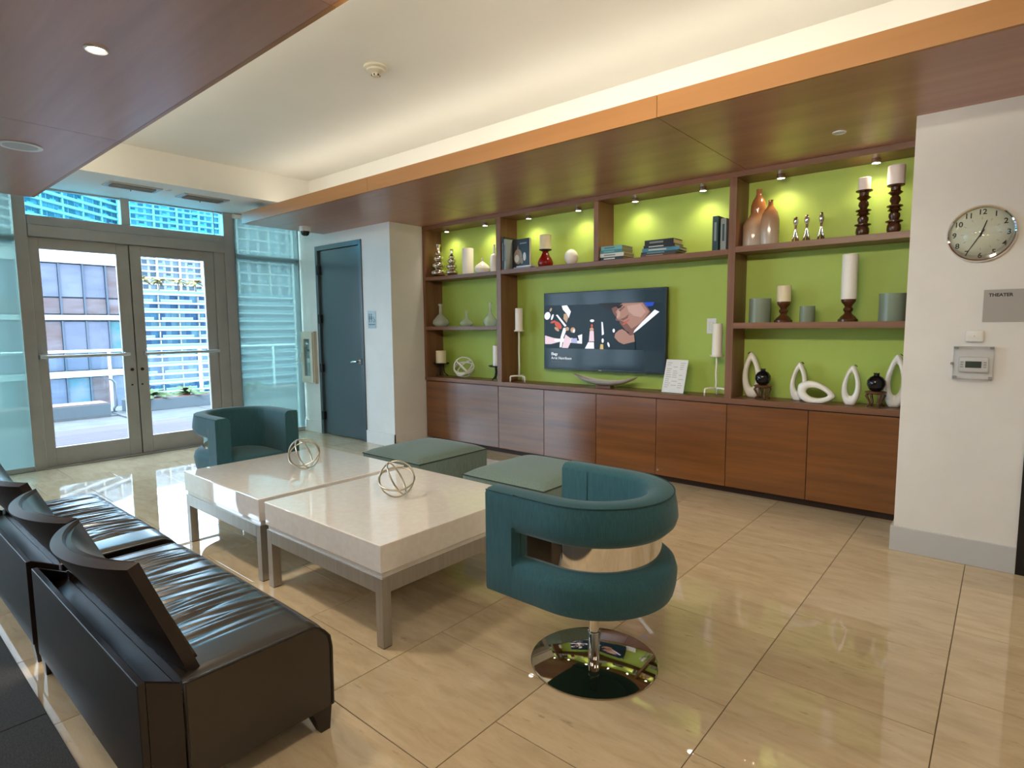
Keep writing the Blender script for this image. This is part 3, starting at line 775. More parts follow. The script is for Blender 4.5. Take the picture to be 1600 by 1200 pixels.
# silver gourd bottles
def gourd(x, y, h, w, label):
    t = thing('gourd_vase', label, 'vase', (x, y, Z1), 0, 'silver gourd vases')
    balls = [(0.00, 0.27, 1.0), (0.235, 0.25, 0.86), (0.455, 0.22, 0.68), (0.645, 0.16, 0.46)]
    prof = [(0.0, 0.0)]
    for z0, hh, s in balls:
        for k in range(1, 10):
            a = PI*k/10
            prof.append((max(w*s*math.sin(a), w*s*0.52), (z0+hh/2-hh/2*math.cos(a))*h))
    prof += [(w*0.22, 0.82*h), (w*0.20, 0.90*h), (w*0.30, 0.95*h), (w*0.33, h), (w*0.2, h)]
    prof = sorted(set(prof), key=lambda p: p[1])
    obj('body', lathe(prof, 28), 'silver', t, smooth=60)
gourd(-5.275, 4.88, 0.385, 0.095, 'taller silver gourd vase of stacked bulbs, left end of the upper shelf')
gourd(-5.055, 4.89, 0.310, 0.074, 'shorter silver gourd vase of stacked bulbs, upper left shelf')
candle(-4.80, 4.90, Z1, 0.066, 0.30, 'wax_white', 'tall cream pillar candle standing on the upper left shelf')
single('bud_vase', lathe([(0, 0), (0.050, 0), (0.085, 0.030), (0.092, 0.055), (0.078, 0.085), (0.035, 0.118), (0.012, 0.135), (0.010, 0.168), (0.014, 0.172), (0.007, 0.172)], 28), 'ceramic',
       'squat white onion-shaped bud vase on the upper left shelf', 'vase', (-4.575, 4.90, Z1))
single('bottle_vase', lathe([(0, 0), (0.046, 0), (0.048, 0.02), (0.048, 0.175), (0.034, 0.195), (0.012, 0.21), (0.010, 0.30), (0.013, 0.305), (0.006, 0.305)], 28), 'ceramic',
       'slender white bottle vase half hidden by the left divider', 'vase', (-4.40, 4.91, Z1))
# clear bottles
def flask(x, h, w, label):
    t = thing('glass_bottle', label, 'bottle', (x, 4.90, Z2), 0, 'clear glass bottles on the middle left shelf')
    pr = [(0, 0), (w*0.75, 0), (w, h*0.14), (w*0.93, h*0.27), (w*0.5, h*0.46), (w*0.22, h*0.56), (w*0.18, h*0.90), (w*0.30, h*0.95), (w*0.32, h), (w*0.2, h)]
    obj('glass', lathe(pr, 24), 'frost_glass', t, smooth=60)
    obj('water', lathe([(0, 0.006), (w*0.7, 0.006), (w*0.93, h*0.15), (w*0.88, h*0.24), (0, h*0.24)], 20, cap=False), 'clear_glass', t, smooth=60)
flask(-5.275, 0.270, 0.105, 'largest clear glass bottle, left end of the middle shelf')
flask(-4.840, 0.178, 0.080, 'smallest clear glass bottle, centre of the left middle shelf')
flask(-4.465, 0.265, 0.082, 'tall-necked clear glass bottle beside the left divider')
# iron candle stands on the worktop
def iron_stand(x, label):
    t = thing('candle_stand', label, 'candle holder', (x, 4.90, Z3), 0, 'black iron candle stands')
    obj('tray', lathe([(0, 0.150), (0.085, 0.150), (0.100, 0.160), (0.102, 0.166), (0.084, 0.158), (0, 0.158)], 24, cap=False), 'iron', t, smooth=40)
    for k in range(3):
        a = 2*PI*k/3+0.5
        c, s = math.cos(a), math.sin(a)
        obj('leg', tube([(c*0.035, s*0.035, 0.151), (c*0.030, s*0.030, 0.09), (c*0.045, s*0.045, 0.04), (c*0.085, s*0.085, 0.008)], 0.007, False, 8), 'iron', t, smooth=True)
iron_stand(-5.285, 'black iron candle stand with curved legs, left end of the worktop')
candle(-5.285, 4.90, Z3+0.159, 0.064, 0.155, 'wax_cream', 'short cream candle on the black iron stand, left end of the worktop')
iron_stand(-4.362, 'black iron candle stand mostly hidden behind the left divider')
candle(-4.362, 4.90, Z3+0.159, 0.050, 0.23, 'wax_white', 'white candle mostly hidden behind the left divider')
# white knot ball
t = thing('knot_ball', 'white openwork ball of tangled bands on the left worktop', 'ornament', (-4.885, 4.89, Z3))
rr = random.Random(4)
for k in range(7):
    m = Matrix.Rotation(rr.uniform(0, PI), 4, 'Z') @ Matrix.Rotation(rr.uniform(0.3, 2.8), 4, 'X')
    R_ = 0.118 if k else 0.116
    off = rr.uniform(-0.03, 0.03); r2 = math.sqrt(R_*R_-off*off)
    obj('band', tube([(m @ Vector((r2*math.cos(a), r2*math.sin(a), off)))+Vector((0, 0, 0.126)) for a in (2*PI*i/32 for i in range(32))], 0.0075, True, 6), 'ceramic', t, smooth=True)

# ---- books
def book(x, y, z, lx, ly, h, cov, label, rz=0.0, upright=False, tilt=0.0, pages='paper', spine_text=None, group=None, spine=None):
    """lying: lx along the spine (faces the room), ly deep, h thick; upright: lx thick, ly deep, h tall"""
    t = thing('book', label, 'book', (x, y, z), rz, group)
    if tilt: t.rotation_euler = (0, tilt, rz)
    cm = M.get(cov) and cov
    c = 0.003
    if upright:
        n = bx(-lx/2, -lx/2+c, -ly/2, ly/2, 0, h); bx(lx/2-c, lx/2, -ly/2, ly/2, 0, h, n); bx(-lx/2+c, lx/2-c, -ly/2, -ly/2+c, 0, h, n)
        obj('cover', n, cov, t); obj('pages', bx(-lx/2+c, lx/2-c, -ly/2+c, ly/2-0.004, 0.004, h-0.004), pages, t)
        if spine_text: obj('spine_print', bx(-lx*0.18, lx*0.18, -ly/2-0.0008, -ly/2-0.0001, h*0.28, h*0.82), spine_text, t)
    else:
        n = bx(-lx/2, lx/2, -ly/2, ly/2, 0, c); bx(-lx/2, lx/2, -ly/2, ly/2, h-c, h, n); bx(-lx/2, lx/2, -ly/2, -ly/2+c, c, h-c, n)
        obj('cover', n, cov, t); obj('pages', bx(-lx/2+0.004, lx/2-0.004, -ly/2+c, ly/2-0.004, c, h-c), pages, t)
        if spine_text: obj('spine_print', bx(-lx*0.33, lx*0.15, -ly/2-0.0008, -ly/2-0.0001, h*0.32, h*0.68), spine_text, t)
    return t
for nm, c in (('bk_teal', (0.05, 0.22, 0.24)), ('bk_ltblue', (0.18, 0.42, 0.46)), ('bk_white', (0.66, 0.66, 0.60)), ('bk_black', (0.012, 0.012, 0.013)), ('bk_blue', (0.07, 0.24, 0.36)), ('bk_brown', (0.10, 0.035, 0.018)),
              ('bk_navy', (0.02, 0.06, 0.075)), ('bk_grey', (0.24, 0.27, 0.27)), ('bk_tan', (0.34, 0.24, 0.16)), ('bk_violet', (0.28, 0.28, 0.46))):
    mat(nm, c + (1,), 0.4)
G1 = 'books on the upper middle shelf'
# stack left of the gap (four)
z = ZM
for h, cov, lab, tx, lx, dx_ in ((0.030, 'bk_black', 'black and white book at the bottom of the small book stack', 'bk_white', 0.245, 0.0), (0.034, 'bk_white', 'white book second from the bottom of the small stack', 'bk_grey', 0.25, 0.004),
                       (0.030, 'bk_teal', 'dark teal book third from the bottom of the small stack', 'bk_ltblue', 0.235, -0.004), (0.034, 'bk_ltblue', 'pale blue book on top of the small stack', 'bk_teal', 0.225, 0.0)):
    book(-2.842+dx_, 4.895, z, lx, 0.20, h, cov, lab, 0.0, pages='bk_tan', spine_text=tx, group=G1); z += h+0.0006
z = ZM
for h, cov, lab, tx, lx, rz, dx_ in ((0.022, 'bk_brown', 'brown book at the bottom of the large book stack', 'bk_tan', 0.33, 0.0, -0.01), (0.018, 'bk_navy', 'thin dark blue book second in the large stack', 'bk_ltblue', 0.34, 0.03, 0.0), (0.030, 'bk_blue', 'bright blue book in the middle of the large stack', 'bk_white', 0.34, 0.10, 0.01),
                       (0.026, 'bk_black', 'black book with a white spine title, second from the top of the large stack', 'bk_white', 0.29, 0.02, 0.0), (0.044, 'bk_black', 'thick black book on top of the large stack', 'bk_grey', 0.27, 0.02, 0.0)):
    book(-2.372+dx_, 4.895, z, lx, 0.19, h, cov, lab, rz, pages='bk_tan', spine_text=tx, group=G1); z += h+0.0006
book(-1.866, 4.885, ZM, 0.048, 0.20, 0.275, 'bk_navy', 'tall dark teal book standing by the right divider', upright=True, spine_text='bk_grey', group=G1)
book(-1.800, 4.885, ZM, 0.045, 0.20, 0.250, 'bk_grey', 'grey white book standing against the right divider', upright=True, spine_text='bk_navy', group=G1)
book(-4.163, 4.90, ZM, 0.022, 0.24, 0.345, 'bk_black', 'black book standing against the left divider', upright=True, spine_text='bk_grey', group=G1)
book(-4.133, 4.90, ZM, 0.024, 0.24, 0.320, 'bk_grey', 'silver-spined book standing beside the picture-covered one', upright=True, spine_text='bk_navy', group=G1)
# art book showing its cover: turned towards the room
ab = thing('art_book', 'black art book showing a vase picture on its cover', 'book', (-3.985, 4.865, ZM), -0.10, G1)
obj('cover', bx(-0.125, 0.125, 0.0, 0.030, 0, 0.315, bev=0.001), 'bk_black', ab)
obj('pages', bx(-0.120, 0.1275, 0.004, 0.026, 0.004, 0.311), 'paper', ab)
def disc(cx, cz, rx, rz_, y=-0.0009, th=0.0006, k=26, f=None):
    return prism([(cx+rx*math.cos(2*PI*i/k)*(f(i/k) if f else 1), cz+rz_*math.sin(2*PI*i/k)) for i in range(k)], y, y+th, 'y')
obj('cover_print', disc(-0.040, 0.135, 0.062, 0.078), 'bk_tan', ab)
obj('cover_print', prism([(-0.052, 0.208), (-0.030, 0.208), (-0.039, 0.258)], -0.0009, -0.0003, 'y'), 'bk_tan', ab)
obj('cover_print', disc(-0.056, 0.115, 0.034, 0.040, -0.0017), 'bk_white', ab)
obj('cover_print', disc(0.058, 0.128, 0.022, 0.044), 'bk_white', ab)
obj('cover_print', disc(0.018, 0.085, 0.018, 0.030), 'bk_tan', ab)
obj('cover_title', bx(-0.01, 0.09, -0.0009, -0.0003, 0.262, 0.274), 'bk_grey', ab)
z = ZM
for h, cov, lab, rz, xx in ((0.012, 'bk_violet', 'lower of two thin booklets lying before the art book', 0.10, -3.90), (0.013, 'bk_white', 'upper of two thin booklets lying before the art book', -0.08, -3.875)):
    book(xx, 4.815 if h < 0.0125 else 4.82, z, 0.21, 0.075, h, cov, lab, rz, group=G1); z += h+0.0006
# red holder, candle, egg
t = thing('red_candle_holder', 'glossy red gourd-shaped candle holder on the upper middle shelf', 'candle holder', (-3.675, 4.89, ZM))
obj('body', lathe([(0, 0), (0.066, 0), (0.078, 0.025), (0.080, 0.05), (0.066, 0.085), (0.046, 0.115), (0.036, 0.140), (0.030, 0.160), (0, 0.160)], 28, cap=False), 'red_glaze', t, smooth=60)
obj('dish', lathe([(0, 0.160), (0.030, 0.160), (0.062, 0.172), (0.066, 0.180), (0, 0.180)], 24, cap=False), 'iron', t, smooth=40)
candle(-3.675, 4.89, ZM+0.1805, 0.060, 0.145, 'wax_cream', 'cream candle on the glossy red holder')
single('ceramic_egg', lathe([(0, 0)] + [(0.070*math.sin(PI*k/16)*(1-0.12*(k/16-0.5)), 0.077-0.077*math.cos(PI*k/16)) for k in range(1, 16)] + [(0, 0.154)], 28, cap=False), 'ceramic', 'glossy white ceramic egg on the upper middle shelf', 'ornament', (-3.355, 4.89, ZM), smooth=True)
# amber vases
t = thing('gourd_bottle', 'taller cream and amber ceramic bottle with a knobbed shoulder', 'vase', (-1.604, 4.928, ZR1), 0, 'amber glazed bottles')
pr = [(0, 0), (0.082, 0), (0.086, 0.02), (0.086, 0.17), (0.076, 0.205), (0.060, 0.235), (0.054, 0.262), (0.058, 0.290), (0.057, 0.325), (0.044, 0.365), (0.026, 0.395), (0.020, 0.420), (0.022, 0.452), (0.014, 0.454)]
n = lathe(pr, 32)
for v in n.verts:
    k = max(0, v.co.z-0.19); v.co.x += 0.030*math.sin(min(1, k/0.12)*PI/2) if k else 0
obj('body', n, 'amber_glaze', t, smooth=60)
t = thing('gourd_bottle', 'shorter cream and amber ceramic bottle with a straight neck', 'vase', (-1.464, 4.862, ZR1), 0, 'amber glazed bottles')
obj('body', lathe([(0, 0), (0.064, 0), (0.067, 0.02), (0.068, 0.15), (0.066, 0.20), (0.054, 0.245), (0.032, 0.280), (0.019, 0.300), (0.017, 0.335), (0.019, 0.342), (0.012, 0.343)], 32), 'amber_glaze', t, smooth=60)
# silver figurines
for i, x in enumerate((-1.283, -1.205, -1.105)):
    t = thing('figurine', ['left', 'middle', 'right'][i] + ' one of three slim silver figurines on the right upper shelf', 'figurine', (x, 4.89, ZR1), 0, 'slim silver figurines')
    h = 0.195+0.006*i
    obj('head', lathe([(0.008, 0.122), (0.012, 0.135), (0.019, 0.155), (0.020, 0.172), (0.015, 0.188), (0.010, h), (0.006, h)], 16), 'silver', t, smooth=True)
    for s in (-1, 1):
        obj('leg', tube([(s*0.022, 0, 0.003), (s*0.013, 0, 0.05), (s*0.004, 0, 0.10), (s*0.003, 0, 0.135)], [0.008, 0.007, 0.0065, 0.007], False, 10), 'silver', t, smooth=True)
    obj('leg', tube([(0, 0.020, 0.003), (0, 0.010, 0.05), (0, 0.003, 0.10), (0, 0, 0.135)], [0.008, 0.007, 0.0065, 0.007], False, 10), 'silver', t, smooth=True)
# turned candle holders
def turned(x, h, label):
    t = thing('turned_candle_holder', label, 'candle holder', (x, 4.90, ZR1), 0, 'tall turned wooden candle holders')
    pr = [(0, 0), (0.044, 0), (0.046, 0.010), (0.040, 0.016), (0.044, 0.030), (0.042, 0.055), (0.034, 0.070), (0.053, 0.078), (0.053, 0.084), (0.028, 0.092), (0.036, 0.112), (0.034, 0.130), (0.022, 0.140), (0.044, 0.150), (0.030, 0.165), (0.050, 0.174), (0.048, 0.180), (0.022, 0.190),
          (0.034, 0.212), (0.030, 0.232), (0.020, 0.242), (0.046, 0.262), (0.030, 0.275), (0.030, 0.295), (0.052, 0.303), (0.054, 0.310), (0, 0.310)]
    obj('stem', lathe([(r, zz*h/0.31) for r, zz in pr], 28, cap=False), 'turned_wood', t, smooth=35)
turned(-0.838, 0.325, 'tall dark turned wooden candle holder, left of the pair on the upper right shelf')
turned(-0.648, 0.335, 'tall dark turned wooden candle holder, right of the pair by the white wall')
candle(-0.838, 4.90, ZR1+0.3255, 0.040, 0.088, 'wax_pink', 'short pale pink candle on the left tall turned holder')
candle(-0.648, 4.90, ZR1+0.3355, 0.053, 0.130, 'wax_pink', 'wide pale pink candle on the right tall turned holder')
# middle right shelf
def tumbler(x, r, h, label):
    t = thing('glass_hurricane', label, 'glass', (x, 4.90, ZR2), 0, 'frosted green glass cylinders')
    obj('glass', lathe([(0, 0), (r, 0), (r, h), (r-0.005, h), (r-0.005, 0.012), (0, 0.012)], 32, cap=False), 'green_frost', t, smooth=40)
tumbler(-1.530, 0.082, 0.192, 'medium frosted green glass cylinder at the left of the right middle shelf')
tumbler(-1.180, 0.053, 0.122, 'small frosted green glass tumbler between two wooden candle holders')
tumbler(-0.628, 0.086, 0.194, 'largest frosted green glass cylinder beside the white wall')
def pedestal(x, h, r, label):
    t = thing('pedestal_candle_holder', label, 'candle holder', (x, 4.90, ZR2), 0, 'short turned wooden candle pedestals')
    pr = [(0, 0), (1.0, 0), (1.0, 0.10), (0.86, 0.14), (0.75, 0.22), (0.42, 0.34), (0.34, 0.42), (0.48, 0.50), (0.50, 0.58), (0.34, 0.66), (0.42, 0.74), (0.66, 0.86), (0.72, 0.92), (0.72, 1.0), (0, 1.0)]
    obj('stem', lathe([(a*r, b*h) for a, b in pr], 28, cap=False), 'turned_wood', t, smooth=35)
pedestal(-1.352, 0.160, 0.066, 'short turned wooden pedestal under the small cream candle')
candle(-1.352, 4.90, ZR2+0.1605, 0.051, 0.125, 'wax_cream', 'small cream candle on a short turned pedestal')
pedestal(-0.905, 0.163, 0.066, 'short turned wooden pedestal under the tall white candle')
candle(-0.905, 4.90, ZR2+0.1635, 0.052, 0.325, 'wax_white', 'tall white pillar candle on a turned pedestal, right middle shelf')
# white loop vases: outline with a teardrop hole
def loopvase(x, y, h, w, label, lying=False, flip=1, ang=0.0):
    t = thing('loop_vase', label, 'vase', (x, y, Z3), ang, 'white loop vases on the worktop')
    K = 40
    def leafp(sw, sh, z0, lean):
        pts = []
        for i in range(K):
            a = 2*PI*i/K
            zz = -math.cos(a); ww = math.sin(a)
            q = (zz+1)/2
            pts.append((ww*sw*(1-0.42*q**2.2)*(1.0 if q > 0.1 else 1.0) + lean*(q-0.5)*sw*0.5*flip, z0+q*sh))
        return pts
    o_ = leafp(w/2, h*1.04, -0.04*h, 0.35); i_ = leafp(w*0.235, h*0.60, 0.225*h, 0.35)
    D = 0.030
    n = bmesh.new(); rings = []
    prof = [(0.0, D*0.55), (0.28, D), (0.72, D), (1.0, D*0.55), (1.0, -D*0.55), (0.72, -D), (0.28, -D), (0.0, -D*0.55)]
    for q, yy in prof:
        rings.append([n.verts.new((a[0]*(1-q)+b[0]*q, yy, max(0.0, a[1]*(1-q)+b[1]*q))) for a, b in zip(o_, i_)])
    for r in range(len(prof)):
        A, B = rings[r], rings[(r+1) % len(prof)]
        for k in range(K): n.faces.new((A[k], A[(k+1) % K], B[(k+1) % K], B[k]))
    if lying:
        xf(n, Matrix.Translation((-h*0.50, 0, w*0.47)) @ Matrix.Rotation(PI/2+0.10, 4, 'Y'))
        mz = min(v.co.z for v in n.verts)
        for v in n.verts: v.co.z = max(v.co.z-mz-0.006, 0.0)
    obj('body', n, 'ceramic', t, smooth=60)
    if not lying:
        n = lathe([(0.0, 0.0), (0.011, 0.0), (0.012, 0.004)], 16, cap=False)
        xf(n, Matrix.Translation((0.105*w*flip+0.010*flip, 0, h*0.985)) @ Matrix.Rotation(0.75*flip, 4, 'Y'))
        obj('mouth', n, 'ink', t)
loopvase(-1.592, 4.945, 0.370, 0.158, 'tall white loop vase at the left end of the right bay', flip=-1)
loopvase(-1.232, 4.945, 0.300, 0.130, 'white loop vase standing behind the lying one', flip=1)
loopvase(-1.085, 4.855, 0.258, 0.185, 'white loop vase lying on its side on the worktop', lying=True)
loopvase(-0.858, 4.89, 0.295, 0.130, 'medium white loop vase standing alone between the lying one and the right black pot', flip=1)
loopvase(-0.590, 4.95, 0.378, 0.150, 'tallest white loop vase beside the white wall', flip=1)
def potstand(x, y, l1, l2):
    t = thing('pot_stand', l1, 'stand', (x, y, Z3), 0, 'small scroll-legged wooden stands')
    obj('tray', lathe([(0, 0.098), (0.050, 0.098), (0.066, 0.106), (0.068, 0.114), (0.060, 0.118), (0, 0.118)], 24, cap=False), 'stand_wood', t, smooth=40)
    for k in range(4):
        a = 2*PI*k/4+0.6; c, s = math.cos(a), math.sin(a)
        obj('leg', tube([(c*0.052, s*0.052, 0.100), (c*0.062, s*0.062, 0.085), (c*0.045, s*0.045, 0.055), (c*0.036, s*0.036, 0.032), (c*0.058, s*0.058, 0.008)], [0.008, 0.010, 0.008, 0.007, 0.008], False, 8), 'stand_wood', t, smooth=True)
    single('black_pot', lathe([(0, 0), (0.028, 0), (0.048, 0.018), (0.059, 0.048), (0.057, 0.075), (0.040, 0.100), (0.020, 0.110), (0.017, 0.120), (0.022, 0.130), (0.014, 0.130)], 28), 'black_glaze', l2, 'vase', (x, y, Z3+0.1185), smooth=60, group='glossy black round pots')
potstand(-1.470, 4.835, 'small scroll-legged wooden stand beside the left tall loop vase', 'glossy black round pot on the left wooden stand')
potstand(-0.694, 4.835, 'small scroll-legged wooden stand beside the tallest loop vase', 'glossy black round pot on the right wooden stand')
# white iron tall candle stands
def tallstand(x, y, h, label, cl, ch):
    t = thing('tall_candle_stand', label, 'candle holder', (x, y, Z3), 0, 'white iron candle stands')
    obj('stem', tube([(0, 0, 0.058), (0.003, 0, h*0.3), (-0.003, 0.002, h*0.55), (0.002, 0, h*0.8), (0, 0, h-0.012)], 0.0085, False, 8), 'white_iron', t, smooth=True)
    obj('cup', lathe([(0, h-0.014), (0.052, h-0.014), (0.056, h), (0, h)], 20, cap=False), 'white_iron', t, smooth=40)
    for k in range(3):
        a = 2*PI*k/3-0.25; c, s = math.cos(a), math.sin(a)
        obj('foot', tube([(0, 0, 0.062), (c*0.05, s*0.05, 0.064), (c*0.094, s*0.094, 0.060), (c*0.098, s*0.098, 0.052), (c*0.098, s*0.098, 0.0)], 0.009, False, 8), 'white_iron', t, smooth=True)
    candle(x, y, Z3+h+0.0005, 0.041, ch, 'wax_white', cl)
tallstand(-4.040, 4.895, 0.560, 'tall white iron candle stand left of the television', 'white candle on the tall white iron stand left of the television', 0.235)
tallstand(-1.866, 4.885, 0.345, 'shorter white iron candle stand at the right divider', 'tall white candle on the iron stand by the right divider', 0.265)
# long silver bowl on a block
t = thing('boat_bowl', 'long boat-shaped silver bowl beneath the television', 'bowl', (-2.955, 4.875, Z3))
n = bmesh.new(); A = []; B = []
K, J = 28, 8
for i in range(K+1):
    u = -1+2*i/K; hw = 0.065*math.sqrt(max(0, 1-u*u))+0.002; zt = 0.072+0.052*u*u; zb = 0.024+0.096*abs(u)**2.4
    A.append([n.verts.new((0.36*u, hw*math.cos(PI-PI*j/J), zt-(zt-zb)*math.sin(PI*j/J))) for j in range(J+1)])
    B.append([n.verts.new((0.355*u, hw*0.93*math.cos(PI-PI*j/J), zt-(zt-zb-0.006)*math.sin(PI*j/J)*0.96)) for j in range(J+1)])
for i in range(K):
    for j in range(J):
        n.faces.new((A[i][j], A[i+1][j], A[i+1][j+1], A[i][j+1])); n.faces.new((B[i][j], B[i+1][j], B[i+1][j+1], B[i][j+1]))
    for j in (0, J): n.faces.new((A[i][j], A[i+1][j], B[i+1][j], B[i][j]))
obj('shell', n, 'pewter', t, smooth=50)
obj('base_block', bx(-0.085, 0.085, -0.035, 0.035, 0, 0.0235, bev=0.002), 'stand_wood', t)
# acrylic notice
t = thing('notice_holder', 'white printed notice in a slanted clear holder on the worktop', 'sign', (-2.235, 4.885, Z3), -0.06)
tl = Matrix.Rotation(-0.30, 4, 'X')
obj('foot', bx(-0.105, 0.105, -0.055, 0.075, 0, 0.003), 'acrylic', t)
obj('sheet', xf(bx(-0.105, 0.105, -0.002, 0.0, 0.004, 0.305), Matrix.Translation((0, -0.050, 0)) @ tl), 'paper', t)
obj('cover', xf(bx(-0.108, 0.108, 0.0005, 0.003, 0.003, 0.310), Matrix.Translation((0, -0.050, 0)) @ tl), 'acrylic', t)
rr = random.Random(9)
n = None
for k in range(13):
    zz = 0.272-k*0.0185
    for c0, c1 in ((-0.088, -0.035), (-0.025, 0.028), (0.038, 0.088)):
        if rr.random() < 0.15: continue
        n = bx(c0, c1-rr.uniform(0, 0.02), -0.0026, -0.0021, zz, zz+0.005, n)
obj('print', xf(n, Matrix.Translation((0, -0.050, 0)) @ tl), 'print_grey', t)

# ---- television
tv = thing('television', 'wall-mounted flat television showing a close-up of a man in a suit', 'television', (-3.055, 4.955, 1.357))
tw, th = 0.692, 0.397
obj('cabinet', bx(-tw, tw, 0, 0.045, -th, th, bev=0.003), 'black', tv)
obj('wall_bracket', bx(-0.2, 0.2, 0.046, 0.0935, -0.15, 0.15), 'black', tv)
mat('screen_dark', (0.004, 0.006, 0.007, 1), 0.10, Specular_IOR_Level=0.2)
b_ = M['screen_dark'].node_tree.nodes['Principled BSDF']; b_.inputs['Emission Color'].default_value = (0.006, 0.012, 0.015, 1); b_.inputs['Emission Strength'].default_value = 1.0
scr = obj('screen', bx(-tw+0.012, tw-0.012, -0.0015, 0.0, -th+0.022, th-0.012), 'screen_dark', tv)
for nm, c, s in (('px_scene', (0.006, 0.014, 0.019), 1), ('px_skin', (0.40, 0.21, 0.155), 0.8), ('px_lite', (0.52, 0.31, 0.25), 0.8), ('px_skin2', (0.20, 0.085, 0.06), 0.8), ('px_hair', (0.010, 0.007, 0.006), 1), ('px_suit', (0.006, 0.014, 0.018), 1), ('px_white', (0.85, 0.85, 0.92), 0.9),
                 ('px_pink', (0.80, 0.60, 0.66), 0.9), ('px_red', (0.55, 0.09, 0.05), 0.9), ('px_tan', (0.50, 0.32, 0.20), 0.9), ('px_gold', (0.62, 0.42, 0.14), 0.9), ('px_blue', (0.01, 0.05, 0.40), 1), ('px_text', (0.90, 0.92, 0.92), 0.9), ('px_grey', (0.10, 0.12, 0.13), 1), ('px_lav', (0.42, 0.44, 0.66), 0.9)):
    emit(nm, c, s*0.55)
    M[nm].node_tree.nodes['Principled BSDF'].inputs['Specular IOR Level'].default_value = 0.2
# picture layer coordinates: u,v in the 1600x1200 close view -> screen
def scr_pt(u, v):
    # screen corners in that view
    tlx, tly, trx, try_, brx, bry, blx, bly = 38, 148, 1572, 68, 1545, 1150, 45, 1085
    fx = (u-40)/(1560-40)
    yt = tly+(try_-tly)*fx; yb = bly+(bry-bly)*fx
    fy = (v-yt)/(yb-yt)
    return (-tw+2*tw*(fx**1.0)*(1.0) - 0.03*math.sin(PI*fx)*0.6, th-2*th*fy)
layer = [0]
def pic(m, pts):
    layer[0] += 1
    y = -0.0018-0.00022*layer[0]
    obj('picture_patch', prism([scr_pt(u, v) for u, v in pts], y, y+0.00012, 'y'), m, scr)
def ell(cx, cy, rx, ry, a=0.0, k=18):
    return [(cx+rx*math.cos(2*PI*i/k)*math.cos(a)-ry*math.sin(2*PI*i/k)*math.sin(a), cy+rx*math.cos(2*PI*i/k)*math.sin(a)+ry*math.sin(2*PI*i/k)*math.cos(a)) for i in range(k)]
pic('px_scene', [(60, 300), (1545, 255), (1535, 850), (62, 825)])
pic('px_suit', [(1240, 560), (1400, 390), (1545, 320), (1538, 850), (1060, 842), (1100, 770), (1230, 745)])
pic('px_white', ell(95, 425, 42, 50, 0.6)); pic('px_tan', ell(145, 350, 14, 26, 0.5)); pic('px_white', ell(168, 440, 14, 40, 0.4))
pic('px_white', [(305, 300), (380, 292), (435, 370), (405, 450), (375, 400), (320, 345)]); pic('px_tan', [(335, 400), (375, 395), (400, 440), (375, 510), (330, 460)])
pic('px_red', ell(255, 540, 62, 34, 0.7)); pic('px_red', ell(180, 500, 40, 14, -0.3)); pic('px_tan', ell(235, 590, 40, 18, 0.6))
pic('px_white', [(222, 415), (245, 408), (375, 545), (350, 560)])
pic('px_pink', [(60, 668), (190, 700), (300, 712), (285, 745), (150, 775), (60, 775)]); pic('px_white', [(195, 712), (440, 700), (590, 650), (588, 770), (440, 760), (200, 742)])
pic('px_scene', [(440, 640), (520, 640), (550, 730), (520, 735), (440, 690)])
pic('px_white', [(330, 575), (385, 570), (330, 700), (305, 815), (275, 815), (290, 690)]); pic('px_pink', [(360, 655), (430, 700), (425, 770), (395, 825), (310, 822), (345, 700)])
pic('px_tan', ell(385, 585, 26, 24)); pic('px_tan', ell(465, 600, 34, 34)); pic('px_white', ell(478, 612, 14, 22))
pic('px_lav', [(440, 705), (520, 700), (525, 765), (440, 760)])
pic('px_white', ell(720, 483, 27, 17)); pic('px_red', ell(718, 545, 14, 22)); pic('px_tan', ell(716, 590, 26, 22))
pic('px_pink', [(692, 610), (742, 610), (748, 740), (680, 740)]); pic('px_white', [(672, 750), (745, 750), (748, 832), (628, 830)])
pic('px_white', [(838, 495), (856, 500), (872, 650), (845, 665)]); pic('px_white', ell(856, 730, 14, 28)); pic('px_gold', [(828, 775), (862, 775), (866, 838), (822, 836)]); pic('px_white', ell(928, 780, 12, 32, -0.3))
# the man: face, hair, collar, hand
pic('px_skin2', [(985, 262), (1330, 256), (1400, 370), (1345, 470), (1250, 600), (1190, 640), (1125, 600), (1085, 545), (1052, 500), (1008, 472), (1020, 440), (985, 395), (962, 335)])
pic('px_skin', [(1080, 270), (1310, 258), (1385, 370), (1320, 480), (1230, 590), (1190, 575), (1150, 520), (1060, 470), (1030, 462), (1040, 420), (1010, 375)])
pic('px_hair', [(800, 268), (1085, 258), (1080, 275), (960, 330), (905, 355), (868, 320)])
pic('px_hair', [(1010, 300), (1085, 285), (1075, 320), (1040, 335)]); pic('px_skin2', [(1075, 525), (1170, 462), (1165, 485), (1105, 530)])
pic('px_hair', [(1030, 480), (1062, 492), (1056, 512), (1034, 500)])
pic('px_lite', [(1140, 300), (1290, 275), (1350, 370), (1300, 440), (1220, 420), (1160, 370)])
pic('px_lite', [(1035, 345), (1065, 375), (1060, 430), (1030, 455), (1022, 440), (1030, 400)])
pic('px_skin2', [(1045, 350), (1110, 300), (1120, 310), (1065, 370)]); pic('px_hair', [(1035, 300), (1090, 282), (1095, 296), (1050, 322)])
pic('px_skin2', [(1060, 465), (1120, 440), (1165, 400), (1150, 450), (1100, 480)]); pic('px_red', [(1085, 528), (1165, 468), (1168, 482), (1108, 534)])
pic('px_skin2', [(1125, 600), (1190, 640), (1250, 600), (1320, 490), (1250, 545), (1190, 585), (1140, 570)])
pic('px_blue', [(1325, 256), (1440, 254), (1425, 300), (1360, 310)])
